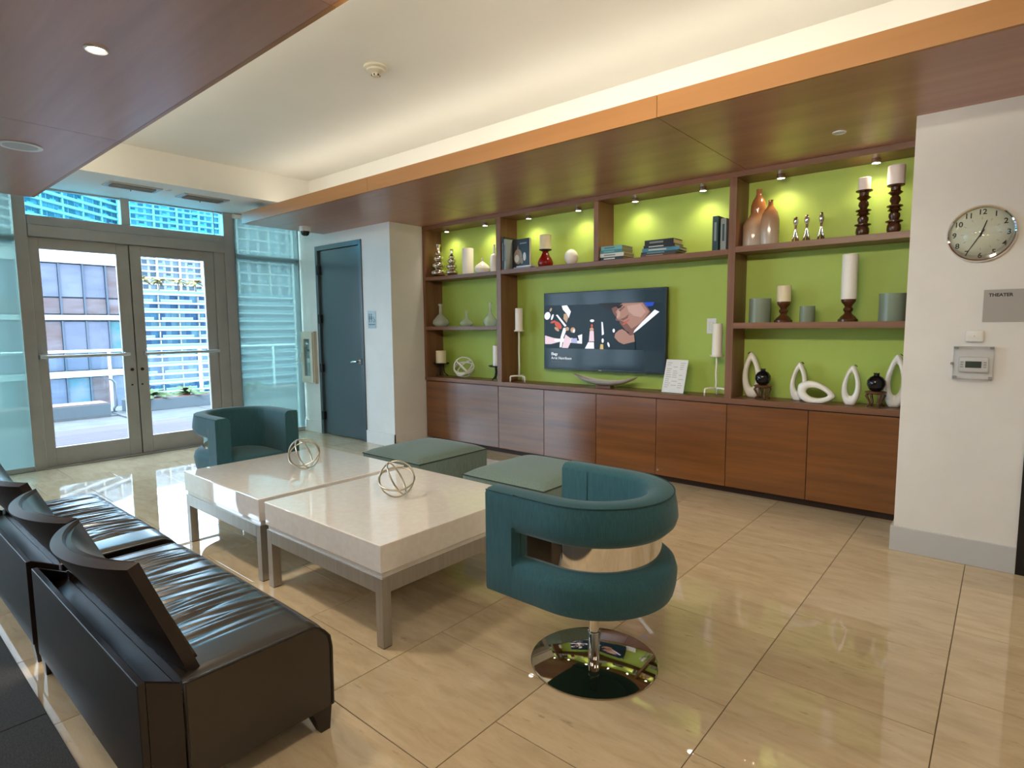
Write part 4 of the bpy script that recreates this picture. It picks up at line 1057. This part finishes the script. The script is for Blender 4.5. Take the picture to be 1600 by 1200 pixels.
pic('px_white', [(1445, 345), (1495, 372), (1275, 590), (1215, 640), (1230, 600), (1310, 500)])
pic('px_skin', [(1050, 600), (1090, 585), (1135, 615), (1165, 650), (1225, 650), (1235, 740), (1110, 775), (1050, 745), (1000, 690), (1010, 640)])
pic('px_skin2', [(1160, 640), (1225, 610), (1215, 660), (1175, 665)]); pic('px_white', ell(992, 605, 14, 24))
pic('px_suit', [(1090, 790), (1235, 745), (1240, 842), (1095, 840)])
def scr_text(body, u, v, size, m, bold=0.0):
    x, zz = scr_pt(u, v)
    layer[0] += 1
    n = text_bm(body, size, 0.0002, bold=bold); xf(n, Matrix.Translation((x, -0.0022-0.0002*layer[0], zz)) @ ROTX90)
    obj('screen_text', n, m, scr)
scr_text('Elegy', 160, 912, 0.040, 'px_text', 0.0006); scr_text('Arve Henriksen', 160, 962, 0.040, 'px_text', 0.0); scr_text('Artareseen', 162, 1002, 0.034, 'px_grey')
obj('badge', bx(-0.016, 0.016, -0.001, -0.0002, -th+0.006, -th+0.013), 'vent_grey', tv)
t = thing('light_switch', 'white rocker light switch plate on the green wall', 'light switch', (-1.98, YG, 1.40))
obj('plate', bx(-0.042, 0.042, -0.007, 0, -0.066, 0.066, bev=0.002), 'white_plastic', t)
obj('rocker', bx(-0.016, 0.016, -0.011, -0.0072, -0.033, 0.033, bev=0.001), 'white_plastic', t)
obj('rocker_gap', tube([(-0.018, -0.0078, -0.035), (0.018, -0.0078, -0.035), (0.018, -0.0078, 0.035), (-0.018, -0.0078, 0.035)], 0.0012, True, 4), 'vent_grey', t)

# ================================================================== THINGS ON THE WALLS
ck = thing('wall_clock', 'round chrome-rimmed wall clock with black numerals on the white wall', 'clock', (-0.143, YR, 1.902))
R0 = 0.156
obj('rim', xf(lathe([(R0-0.013, 0.0), (R0, 0.0), (R0, 0.020), (R0-0.006, 0.028), (R0-0.013, 0.022)], 64, cap=False), ROTX90), 'chrome', ck, smooth=40)
obj('dial', xf(lathe([(0, 0.010), (R0-0.012, 0.010), (R0-0.012, 0.0), (0, 0)], 64, cap=False), ROTX90), 'clock_face', ck)
for k in range(1, 13):
    a = PI/2-2*PI*k/12; rr_ = R0*0.765
    n = text_bm(str(k), 0.040, 0.0004, 'CENTER', 0.0008)
    xf(n, Matrix.Translation((rr_*math.cos(a), -0.0108, rr_*math.sin(a)-0.0135)) @ ROTX90)
    obj('numeral', n, 'ink', ck)
    p, q = R0*0.50, R0*0.58
    n = xf(bx(p, q, -0.0109, -0.0104, -0.0011, 0.0011), Matrix.Rotation(-a, 4, 'Y'))
    obj('hour_tick', n, 'sign_grey', ck)
def hand(ang, L, w, y):
    n = prism([(-L*0.22, -w), (L*0.9, -w*0.6), (L, 0), (L*0.9, w*0.6), (-L*0.22, w)], y-0.0008, y, 'y')
    return xf(n, Matrix.Rotation(-ang, 4, 'Y'))
obj('minute_hand', hand(PI/2-2*PI*35/60, R0*0.74, 0.0032, -0.0145), 'ink', ck)
obj('hour_hand', hand(PI/2-2*PI*(12+35/60)/12, R0*0.50, 0.0042, -0.0130), 'ink', ck)
obj('hub', xf(lathe([(0, 0.0175), (0.006, 0.0170), (0.006, 0.011)], 16, cap=False), ROTX90), 'ink', ck)
obj('crystal', xf(lathe([(0, 0.0225), (R0-0.0125, 0.0205), (R0-0.0125, 0.0190), (0, 0.0205)], 48, cap=False), ROTX90), 'clear_glass', ck, smooth=True)
sg = thing('theater_sign', 'grey room sign reading THEATER at the right edge', 'sign', (-0.1135, YR, 1.413))
obj('plate', bx(0, 0.205, -0.006, 0, 0, 0.178, bev=0.001), 'sign_grey', sg)
n = text_bm('THEATER', 0.0245, 0.0004, 'LEFT', 0.0009); xf(n, Matrix.Translation((0.022, -0.0066, 0.140)) @ ROTX90); obj('lettering', n, 'ink', sg)
ts = thing('wall_sensor', 'small rounded white temperature sensor above the thermostat', 'sensor', (-0.142, YR, 1.333))
obj('case', bx(-0.042, 0.042, -0.022, 0, -0.034, 0.034, bev=0.010, seg=3), 'white_plastic', ts, smooth=40)
obj('led', xf(lathe([(0, 0.0226), (0.003, 0.0222)], 10), ROTX90), 'vent_grey', ts)
tg = thing('thermostat', 'white thermostat with a dark display inside the clear guard', 'thermostat', (-0.138, YR, 1.172))
obj('case', bx(-0.068, 0.068, -0.026, 0, -0.044, 0.044, bev=0.010, seg=3), 'white_plastic', tg, smooth=40)
obj('display', bx(-0.036, 0.036, -0.0275, -0.0255, -0.018, 0.019), 'lcd', tg)
for s in (-1, 1):
    for k in (-1, 0, 1): obj('button', bx(s*0.052-0.007, s*0.052+0.007, -0.0280, -0.0262, k*0.0135-0.0035, k*0.0135+0.0035, bev=0.001), 'vent_grey', tg)
gd = thing('thermostat_guard', 'clear locking plastic guard box around the thermostat', 'guard box', (-0.140, YR, 1.182))
n = bx(-0.090, 0.090, -0.052, -0.049, -0.094, 0.094)
bx(-0.090, -0.087, -0.0488, 0, -0.094, 0.094, n); bx(0.087, 0.090, -0.0488, 0, -0.094, 0.094, n); bx(-0.087, 0.087, -0.0488, 0, 0.091, 0.094, n); bx(-0.087, 0.087, -0.0488, 0, -0.094, -0.091, n)
obj('cover', n, 'acrylic', gd)
n = None
for sx in (-1, 1):
    for sz in (-1, 1): n = bx(sx*0.080-0.009, sx*0.080+0.009, -0.020, -0.001, sz*0.084-0.006, sz*0.084+0.006, n)
obj('corner_post', n, 'vent_grey', gd)
n = cyl((-0.094, -0.026, -0.004), (-0.094, -0.045, -0.004), 0.008, None, 14); obj('lock', n, 'chrome', gd, smooth=40)
rs_ = thing('restroom_sign', 'small pale blue restroom sign with pictograms beside the grey door', 'sign', (-5.815, YD, 1.505))
obj('plate', bx(-0.078, 0.078, -0.005, 0, -0.102, 0.102, bev=0.001), 'sign_blue', rs_)
n = None
for x, fem in ((-0.045, False), (-0.005, True)):
    n = lathe([(0, 0), (0.010, 0.0003), (0.010, 0.001)], 12, n, (0, 0, 0)) if False else n
    n = join(n, xf(lathe([(0.0105, 0), (0.0105, 0.001)], 14), Matrix.Translation((x, -0.0052, 0.062)) @ ROTX90)) if n is not None else xf(lathe([(0.0105, 0), (0.0105, 0.001)], 14), Matrix.Translation((x, -0.0052, 0.062)) @ ROTX90)
    w = 0.020 if fem else 0.013
    prism([(x-0.010, 0.048), (x+0.010, 0.048), (x+w, 0.005), (x+0.007, 0.005), (x+0.006, -0.030), (x-0.006, -0.030), (x-0.007, 0.005), (x-w, 0.005)], -0.0062, -0.0052, 'y', n)
obj('pictogram', n, 'sign_ink', rs_)
n = tube([(0.045+0.020*math.cos(a), -0.0056, -0.010+0.020*math.sin(a)) for a in (PI*0.9+PI*1.1*k/10 for k in range(11))], 0.003, False, 6)
tube([(0.036, -0.0056, 0.036), (0.038, -0.0056, 0.006), (0.058, -0.0056, 0.004), (0.066, -0.0056, -0.022)], 0.0035, False, 6, n)
obj('pictogram', n, 'sign_ink', rs_)
obj('caption_bar', bx(-0.062, 0.062, -0.0060, -0.0052, -0.062, -0.050), 'sign_ink', rs_)
# fire extinguisher cabinet, half recessed in the wall next to the window
fc = thing('extinguisher_cabinet', 'white fire extinguisher cabinet with a glass panel beside the grey door', 'cabinet', (-7.20, YD, 0.668))
n = bx(-0.155, 0.155, -0.045, 0, 0, 0.03); bx(-0.155, 0.155, -0.045, 0, 0.67, 0.70, n); bx(-0.155, -0.125, -0.045, 0, 0.03, 0.67, n); bx(0.125, 0.155, -0.045, 0, 0.03, 0.67, n)
obj('box', n, 'cream_plastic', fc)
n = bx(-0.14, -0.075, -0.062, -0.046, 0.015, 0.685, bev=0.002); bx(0.075, 0.14, -0.062, -0.046, 0.015, 0.685, n, bev=0.002); bx(-0.075, 0.075, -0.062, -0.046, 0.015, 0.10, n, bev=0.002); bx(-0.075, 0.075, -0.062, -0.046, 0.60, 0.685, n, bev=0.002)
dr = obj('door', n, 'cream_plastic', fc)
obj('pane', bx(-0.0755, 0.0755, -0.056, -0.053, 0.0995, 0.6005), 'clear_glass', dr)
obj('handle', tube([(-0.115, -0.062, 0.30), (-0.115, -0.088, 0.31), (-0.115, -0.088, 0.39), (-0.115, -0.062, 0.40)], 0.006, False, 8), 'chrome', dr, smooth=True)
obj('back_plate', bx(-0.124, 0.124, -0.006, -0.001, 0.031, 0.669), 'vent_grey', fc)
fe = thing('fire_extinguisher', 'grey fire extinguisher inside the white wall cabinet', 'fire extinguisher', (-7.20, YD-0.0268, 0.6985))
n = lathe([(0, 0), (0.060, 0), (0.064, 0.02), (0.064, 0.30), (0.050, 0.35), (0.022, 0.37), (0.020, 0.40), (0, 0.40)], 24, cap=False)
for v in n.verts: v.co.y *= 0.28
obj('tank', n, 'vent_grey', fe, smooth=50)
obj('hose', tube([(0.015, -0.004, 0.40), (0.05, -0.004, 0.38), (0.066, -0.004, 0.30), (0.066, -0.004, 0.20)], 0.008, False, 8), 'black', fe, smooth=True)
obj('valve', bx(-0.03, 0.04, -0.010, 0.010, 0.401, 0.43), 'black', fe)

# ================================================================== THINGS ON THE CEILING
sd = thing('smoke_detector', 'round cream smoke detector on the white ceiling', 'smoke detector', (-3.30, 2.525, ZC))
obj('base', lathe([(0, 0), (0.078, 0), (0.080, -0.012), (0.072, -0.018), (0, -0.018)], 32, cap=False), 'cream_plastic', sd, smooth=40)
obj('dome', lathe([(0.062, -0.0185), (0.060, -0.030), (0.040, -0.040), (0.026, -0.044), (0.024, -0.062), (0, -0.066)], 28, cap=False), 'cream_plastic', sd, smooth=40)
for k in range(6):
    a = 2*PI*k/6
    obj('slot', bx(0.0245*math.cos(a)-0.004, 0.0245*math.cos(a)+0.004, 0.0245*math.sin(a)-0.004, 0.0245*math.sin(a)+0.004, -0.060, -0.049), 'ink', sd)
dc = thing('dome_camera', 'white and black dome security camera under the wooden soffit', 'security camera', (-6.43, 3.82, ZS))
obj('base', lathe([(0, 0), (0.066, 0), (0.066, -0.045), (0.060, -0.056), (0, -0.056)], 28, cap=False), 'white_plastic', dc, smooth=40)
obj('dome', lathe([(0.052, -0.0565), (0.050, -0.075), (0.040, -0.096), (0.022, -0.108), (0, -0.111)], 28, cap=False), 'black_glaze', dc, smooth=True)
def vent(x, y, lx, ly, label):
    t = thing('ceiling_vent', label, 'vent', (x, y, ZB), 0, 'slot vents over the double door')
    n = bx(-lx, lx, -ly, -ly+0.045, -0.012, 0, bev=0.002); bx(-lx, lx, ly-0.045, ly, -0.012, 0, n, bev=0.002); bx(-lx, -lx+0.035, -ly+0.045, ly-0.045, -0.012, 0, n, bev=0.002); bx(lx-0.035, lx, -ly+0.045, ly-0.045, -0.012, 0, n, bev=0.002)
    obj('frame', n, 'vent_grey', t)
    obj('throat', bx(-lx+0.035, lx-0.035, -ly+0.045, ly-0.045, -0.003, -0.0005), 'ink', t)
    for k in range(4):
        xx = -lx+0.06+k*(2*lx-0.12)/3
        obj('slat', xf(bx(-0.014, 0.014, -ly+0.047, ly-0.047, -0.002, 0.002), Matrix.Translation((xx, 0, -0.013)) @ Matrix.Rotation(0.9, 4, 'Y')), 'vent_grey', t)
    obj('damper_pin', cyl((-lx+0.05, 0, -0.012), (-lx+0.05, 0, -0.035), 0.004, None, 8), 'ink', t)
vent(-6.735, 2.135, 0.115, 0.235, 'grey slot vent above the left leaf of the double door')
vent(-6.77, 2.815, 0.125, 0.235, 'grey slot vent above the right leaf of the double door')
def flat_disc(name, x, y, z, r, m, label, cat):
    t = thing(name, label, cat, (x, y, z))
    obj('rim', lathe([(r*0.78, -0.001), (r, -0.001), (r, -0.006), (r*0.86, -0.009), (r*0.78, -0.005)], 28, cap=False), 'white_plastic', t, smooth=40)
    obj('cover', lathe([(0, -0.0055), (r*0.775, -0.0045), (r*0.775, -0.0005), (0, -0.0005)], 28, cap=False), m, t, smooth=40)
    return t
flat_disc('sprinkler_cover', -0.878, 4.244, ZS, 0.040, 'white_plastic', 'small white sprinkler cover in the soffit near the white wall', 'sprinkler')
flat_disc('sprinkler_cover', -6.61, 2.42, ZB, 0.030, 'vent_grey', 'small grey sprinkler cover between the two slot vents', 'sprinkler')
flat_disc('ceiling_speaker', -4.98, 0.945, ZS, 0.118, 'speaker_mesh', 'round ceiling speaker in the wooden soffit at upper left', 'speaker')
def downlight(x, y, z, label, power, r=0.045):
    t = thing('downlight', label, 'lamp', (x, y, z), 0, 'recessed downlights in the camera-side soffit')
    obj('rim', lathe([(r*0.72, -0.001), (r, -0.001), (r, -0.005), (r*0.9, -0.008), (r*0.72, -0.004)], 28, cap=False), 'white_plastic', t, smooth=40)
    obj('lens', lathe([(0, -0.0035), (r*0.715, -0.0035), (r*0.715, -0.001)], 24, cap=False), 'lamp_glow', t)
    light('SPOT', 'downlight_beam', (x, y, z-0.02), power, (1.0, 0.84, 0.64), (0, 0, -1), spot_size=math.radians(150), spot_blend=1.0, shadow_soft_size=0.16)
downlight(-3.055, 0.866, ZS, 'small round downlight in the wooden soffit at upper left', DL_VIS)
for i, x in enumerate((-1.72, -1.10, -0.48)):  # unseen lamps added to brighten the shelf wall from the front
    t = thing('added_shelf_fill', 'added unseen fill lamp at the soffit edge aimed at the shelves, number %s from the sofas' % ['one', 'two', 'three'][i], 'lamp', (x, 1.255, ZS), 0, 'added unseen fill lamps aimed at the shelves')
    obj('rim', lathe([(0.055, -0.001), (0.075, -0.001), (0.075, -0.006), (0.066, -0.010), (0.055, -0.004)], 28, cap=False), 'white_plastic', t, smooth=40)
    obj('lens', lathe([(0, -0.0035), (0.054, -0.0035), (0.054, -0.001)], 24, cap=False), 'lamp_glow', t)
    light('SPOT', 'shelf_fill_beam', (x, 1.255, ZS-0.03), DL_AIM, (1.0, 0.88, 0.70), (-1.7, 4.0, -1.2), spot_size=math.radians(112), spot_blend=1.0, shadow_soft_size=0.12)
for i, (x, y) in enumerate(((-0.9, 0.2), (1.6, 0.2), (1.6, 2.3), (1.6, 4.0 - 0.2), (-5.2, -1.2), (-3.0, -1.2), (-0.9, -1.6), (1.6, -1.6), (3.2, 1.0))):  # unseen downlights added around the camera to lift the room light
    zz = ZC if y > 1.4 and y < 3.2 else ZS
    downlight(x, y, zz, 'added unseen round fill downlight ' + ['above the camera', 'east of the camera', 'in the white ceiling east of the seats', 'before the theater door', 'over the carpet by the windows', 'over the middle of the carpet', 'behind the camera', 'in the far south-east corner', 'by the east wall'][i], DL_OUT, 0.06)

# ================================================================== OUTSIDE: TERRACE
struct('floor_terrace', bx(-12.4, XW-0.17, -6, 12, -0.25, -0.03), 'terrace_base')
ter = struct('floor_paving')
k = 0
for i in range(-4, 9):
    for j in range(4):
        x1 = XW-0.18-j*1.25; x0 = x1-1.235; y0 = i*1.25-0.6; y1 = y0+1.235
        if x1 > -10.15 and y1 < 3.66: continue
        obj('paver', bx(x0, x1, y0, y1, -0.03, -0.005, bev=0.003), 'paver', ter)
deck = thing('wood_deck', 'mauve brown plank deck outside the glass doors', 'deck', (0, 0, 0))
for i in range(17):
    x0 = -10.15+i*0.147
    if x0+0.14 > XW-0.2: break
    obj('plank', bx(x0, x0+0.141, -2.0, 3.62, -0.03, 0.0, bev=0.002), 'deck_wood', deck)
def planter(y0, y1, label):
    t = thing('planter', label, 'planter', (-11.62, (y0+y1)/2, -0.005))
    h = (y1-y0)/2
    obj('box', bx(-0.25, 0.25, -h, h, 0, 0.20, bev=0.006), 'planter_grey', t)
    obj('soil', bx(-0.23, 0.23, -h+0.02, h-0.02, 0.2005, 0.212), 'bk_brown', t)
planter(0.2, 3.05, 'low grey planter box at the terrace edge behind the left door leaf')
planter(3.35, 6.6, 'low grey planter box at the terrace edge behind the right door leaf')
rl = thing('railing', 'glass terrace railing with slim metal posts and handrail', 'railing', (-12.0, 0, -0.005))
obj('handrail', cyl((0, -3, 1.06), (0, 9, 1.06), 0.022, None, 12), 'bright_bar', rl, smooth=40)
for i in range(9):
    y = -3+i*1.5+0.25
    obj('post', bx(-0.02, 0.02, y-0.02, y+0.02, 0, 1.04), 'bright_bar', rl)
    if i < 8: obj('pane', bx(-0.006, 0.006, y+0.05, y+1.45, 0.08, 1.0), 'rail_glass', rl)
pp = thing('drain_pipe', 'bent dark pipe beside the railing post outside the left door leaf', 'pipe', (-11.75, 3.2, -0.005))
obj('pipe', tube([(0, 0, 0), (0, 0, 0.06), (0.0, 0.04, 0.12), (0, 0.04, 0.50), (0, 0.0, 0.56), (0, -0.05, 0.58)], 0.018, False, 8), 'planter_dark', pp, smooth=True)
obj('collar', cyl((0, 0, 0), (0, 0, 0.02), 0.04, None, 12), 'planter_dark', pp)
def palm_shrub(x, y, h, label, seed, m='frond', trunk=0.0, z0=0.208, nf=16, grp=None):
    t = thing('palm', label, 'palm', (x, y, z0), 0, grp)
    r = random.Random(seed)
    if trunk: obj('trunk', tube([(0, 0, 0), (0.03*h, 0, trunk*0.5), (0, 0, trunk)], [h*0.06, h*0.045, h*0.04], False, 8), 'palm_trunk', t, smooth=True)
    else: obj('trunk', lathe([(h*0.06, 0), (h*0.05, h*0.12), (0, h*0.15)], 8), 'palm_trunk', t, smooth=True)
    for k in range(nf):
        a = 2*PI*k/nf+r.uniform(-0.2, 0.2); e = r.uniform(0.2, 1.25); L = h*r.uniform(0.75, 1.0)
        n = bmesh.new(); rows = []
        for s in range(6):
            q = s/5; rad = L*q*math.cos(e*0.8); zz = max(trunk+h*0.08+L*(q*math.sin(e)-0.62*q*q), 0.05*h)
            w = L*0.13*math.sin(PI*min(0.98, q*0.85+0.12))
            c = Vector((rad*math.cos(a), rad*math.sin(a), zz)); sd_ = Vector((-math.sin(a), math.cos(a), 0))*w
            rows.append((n.verts.new(c-sd_-Vector((0, 0, w*0.6))), n.verts.new(c), n.verts.new(c+sd_-Vector((0, 0, w*0.6)))))
        for p, q2 in zip(rows, rows[1:]):
            n.faces.new((p[0], p[1], q2[1], q2[0])); n.faces.new((p[1], p[2], q2[2], q2[1]))
        obj('frond', n, m, t, smooth=True)
for i, y in enumerate((3.75, 4.35, 4.95, 5.6)):
    palm_shrub(-11.60, y, 0.42, ['first', 'second', 'third', 'fourth'][i] + ' small green palm along the planter behind the right door leaf', 20+i, grp='small palms in the terrace planter')

# ================================================================== OUTSIDE: CITY
# office block with mirrored panes (parallel to the window wall)
of = thing('office_building', 'grey mirrored-glass office block with white bands behind the left door leaf', 'building', (-48.0, 0, 0))
oz = lambda z: 1.41+2*(z-1.41)
obj('wall', bx(-14, -0.15, -30, 15.2, -25, oz(3.95)), 'office_grey', of)
obj('parapet', bx(-0.15, 0.25, -30, 15.2, oz(3.64), oz(4.02)), 'facade_white', of)
obj('band', bx(-0.15, 0.25, -30, 15.2, oz(1.76), oz(1.92)), 'facade_white', of)
obj('band', bx(-0.15, 0.25, -30, 15.2, oz(-0.17), oz(0.04)), 'facade_white', of)
obj('band', bx(-0.15, 0.25, -30, 15.2, oz(-2.10), oz(-1.92)), 'facade_white', of)
ms = [2*(5.25+0.66*i) for i in range(-8, 4)]
pr_ = random.Random(3)
for f in range(4):
    zt = oz(3.62-1.90*f); zm = oz(2.50-1.90*f); zb = oz(1.94-1.90*f)
    for a, b in zip(ms, ms[1:]):
        ti = pr_.uniform(-0.012, 0.012)
        for z0, z1, kk in ((zb, zm, 0), (zm, zt, 1)):
            o = obj('pane', bx(-0.03, 0.0, a+0.07, b-0.07, z0+0.05, z1-0.05), ['pane_rose', 'pane_lav', 'pane_teal', 'pane_lav'][(pr_.randrange(4) if kk else (0 if f == 0 else 1))], of)
            o.rotation_euler = (0, 0, ti*0.4)
        if f < 3: obj('fin', bx(-0.12, 0.12, b-0.05, b+0.05, zb, zt), 'office_fin', of)
# condominium with balcony bands and blue windows
def condo():
    t = thing('condominium', 'white condominium with long balcony bands and blue windows behind the right door leaf', 'building', (-220.0, 0, 0))
    s = 4.0; Zc = lambda z: 1.41+s*(z-1.41)
    Y0, Y1 = s*15.6, s*33.0
    top = Zc(4.42)
    obj('wall', bx(-20, -1.6, Y0, Y1, -60, top-0.4), 'condo_blue', t)
    me = None; fh = 3.02
    r = random.Random(5)
    for f in range(14):
        z = top-f*fh
        obj('balcony_slab', bx(-1.6, 0.3, Y0, Y1, z-0.35, z+0.22), 'facade_white', t)
        if f:
            for a, b in ((Y0, s*17.95+1.4), (s*18.9, s*21.4), (s*22.0, Y1)) if f % 2 else ((Y0, Y1),):
                obj('balcony_rail', bx(0.30, 0.38, a, b, z+1.0, z+1.14), 'facade_white', t)
                obj('balcony_glass', bx(0.32, 0.36, a, b, z+0.26, z+0.94), 'condo_glass', t)
        y = Y0
        i = 0
        while y < 104:
            w = (2.15, 1.75, 2.5)[i % 3]
            if z > -22:
                n = bx(-1.6, -1.5, y+0.10, y+w-0.10, z-fh+0.25, z-0.4)
                obj('window', n, ['condo_win', 'condo_win2', 'condo_win3'][r.randrange(3)], t)
            if i % 3 == 2: obj('partition', bx(-1.6, -0.3, y+w-0.09, y+w+0.09, z-fh+0.26, z-0.56), 'facade_white', t)
            y += w; i += 1
    obj('roof_rail', bx(0.0, 0.06, Y0, Y1, top+0.26, top+1.1), 'condo_glass', t)
    for i, yy in enumerate((17.9, 19.2, 20.75, 22.2)):
        palm_shrub(-224.0, s*yy, 4.6, ['leftmost', 'second', 'third', 'rightmost'][i] + ' golden palm on the condominium roof terrace', 40+i, 'frond_gold', 4.6, top-0.4+0.01, 18, 'palms on the condominium roof')
condo()
# tall white tower behind it, also filling the right transom
def tower(name, label, org, dirv, width, z0, z1, fh, bays, depth, seed, curved=False, wm=('tower_win', 'tower_win2')):
    ang = math.atan2(dirv[1], dirv[0])
    t = thing(name, label, 'building', (org[0], org[1], 0), ang)
    # local x along the facade, local -y outwards is chosen to face the camera
    obj('wall', bx(0, width, 0.0, depth, z0-40, z1+6), 'tower_white', t)
    r = random.Random(seed)
    nf = int((z1-z0)/fh)
    bw = width/bays
    for b in range(bays):
        if b % 3 == 0: obj('pier', bx(b*bw-0.5, b*bw+0.5, -0.9, 0, z0-5, z1+6), 'facade_white', t)
    for f in range(nf):
        z = z0+f*fh
        obj('balcony_slab', bx(0, width, -1.6 if curved else -1.2, 0, z-(0.6 if curved else 0.35), z+(0.45 if curved else 0.25)), 'facade_white', t)
        for b in range(bays):
            a = b*bw+bw*((0.04 if curved else 0.16)+0.05*r.random()); e = (b+1)*bw-bw*((0.03 if curved else 0.14)+0.08*r.random())
            obj('window', bx(a, e, -0.12, -0.001, z+0.5, z+fh-0.7), wm[r.randrange(2)], t)
            if (b+f//3) % 4 == 1: obj('balcony_front', bx(b*bw+0.3, (b+1)*bw-0.3, -1.25, -1.15, z+0.25, z+1.2), 'condo_glass', t)
tower('white_tower', 'tall white apartment tower seen through the right transom and above the condominium', (-330.0, 102.0), (0, 1), 50.0, 12.0, 74.0, 3.1, 14, 20, 8)
tower('curved_tower', 'tall apartment tower with slanting balcony bands seen through the left transom', (-290.0, 44.0), (-0.647, 0.763), 72.0, 34.0, 76.0, 3.5, 18, 18, 9, True)
tower('pale_tower', 'pale apartment tower glimpsed through the shade right of the double door', (-330.0, 154.0), (0, 1), 48.0, 8.0, 118.0, 6.2, 8, 20, 11)
tower('hazy_tower', 'broad apartment tower glimpsed through the left shade above the office block', (-260.0, -16.0), (0, 1), 56.0, 24.0, 108.0, 6.2, 9, 20, 12)
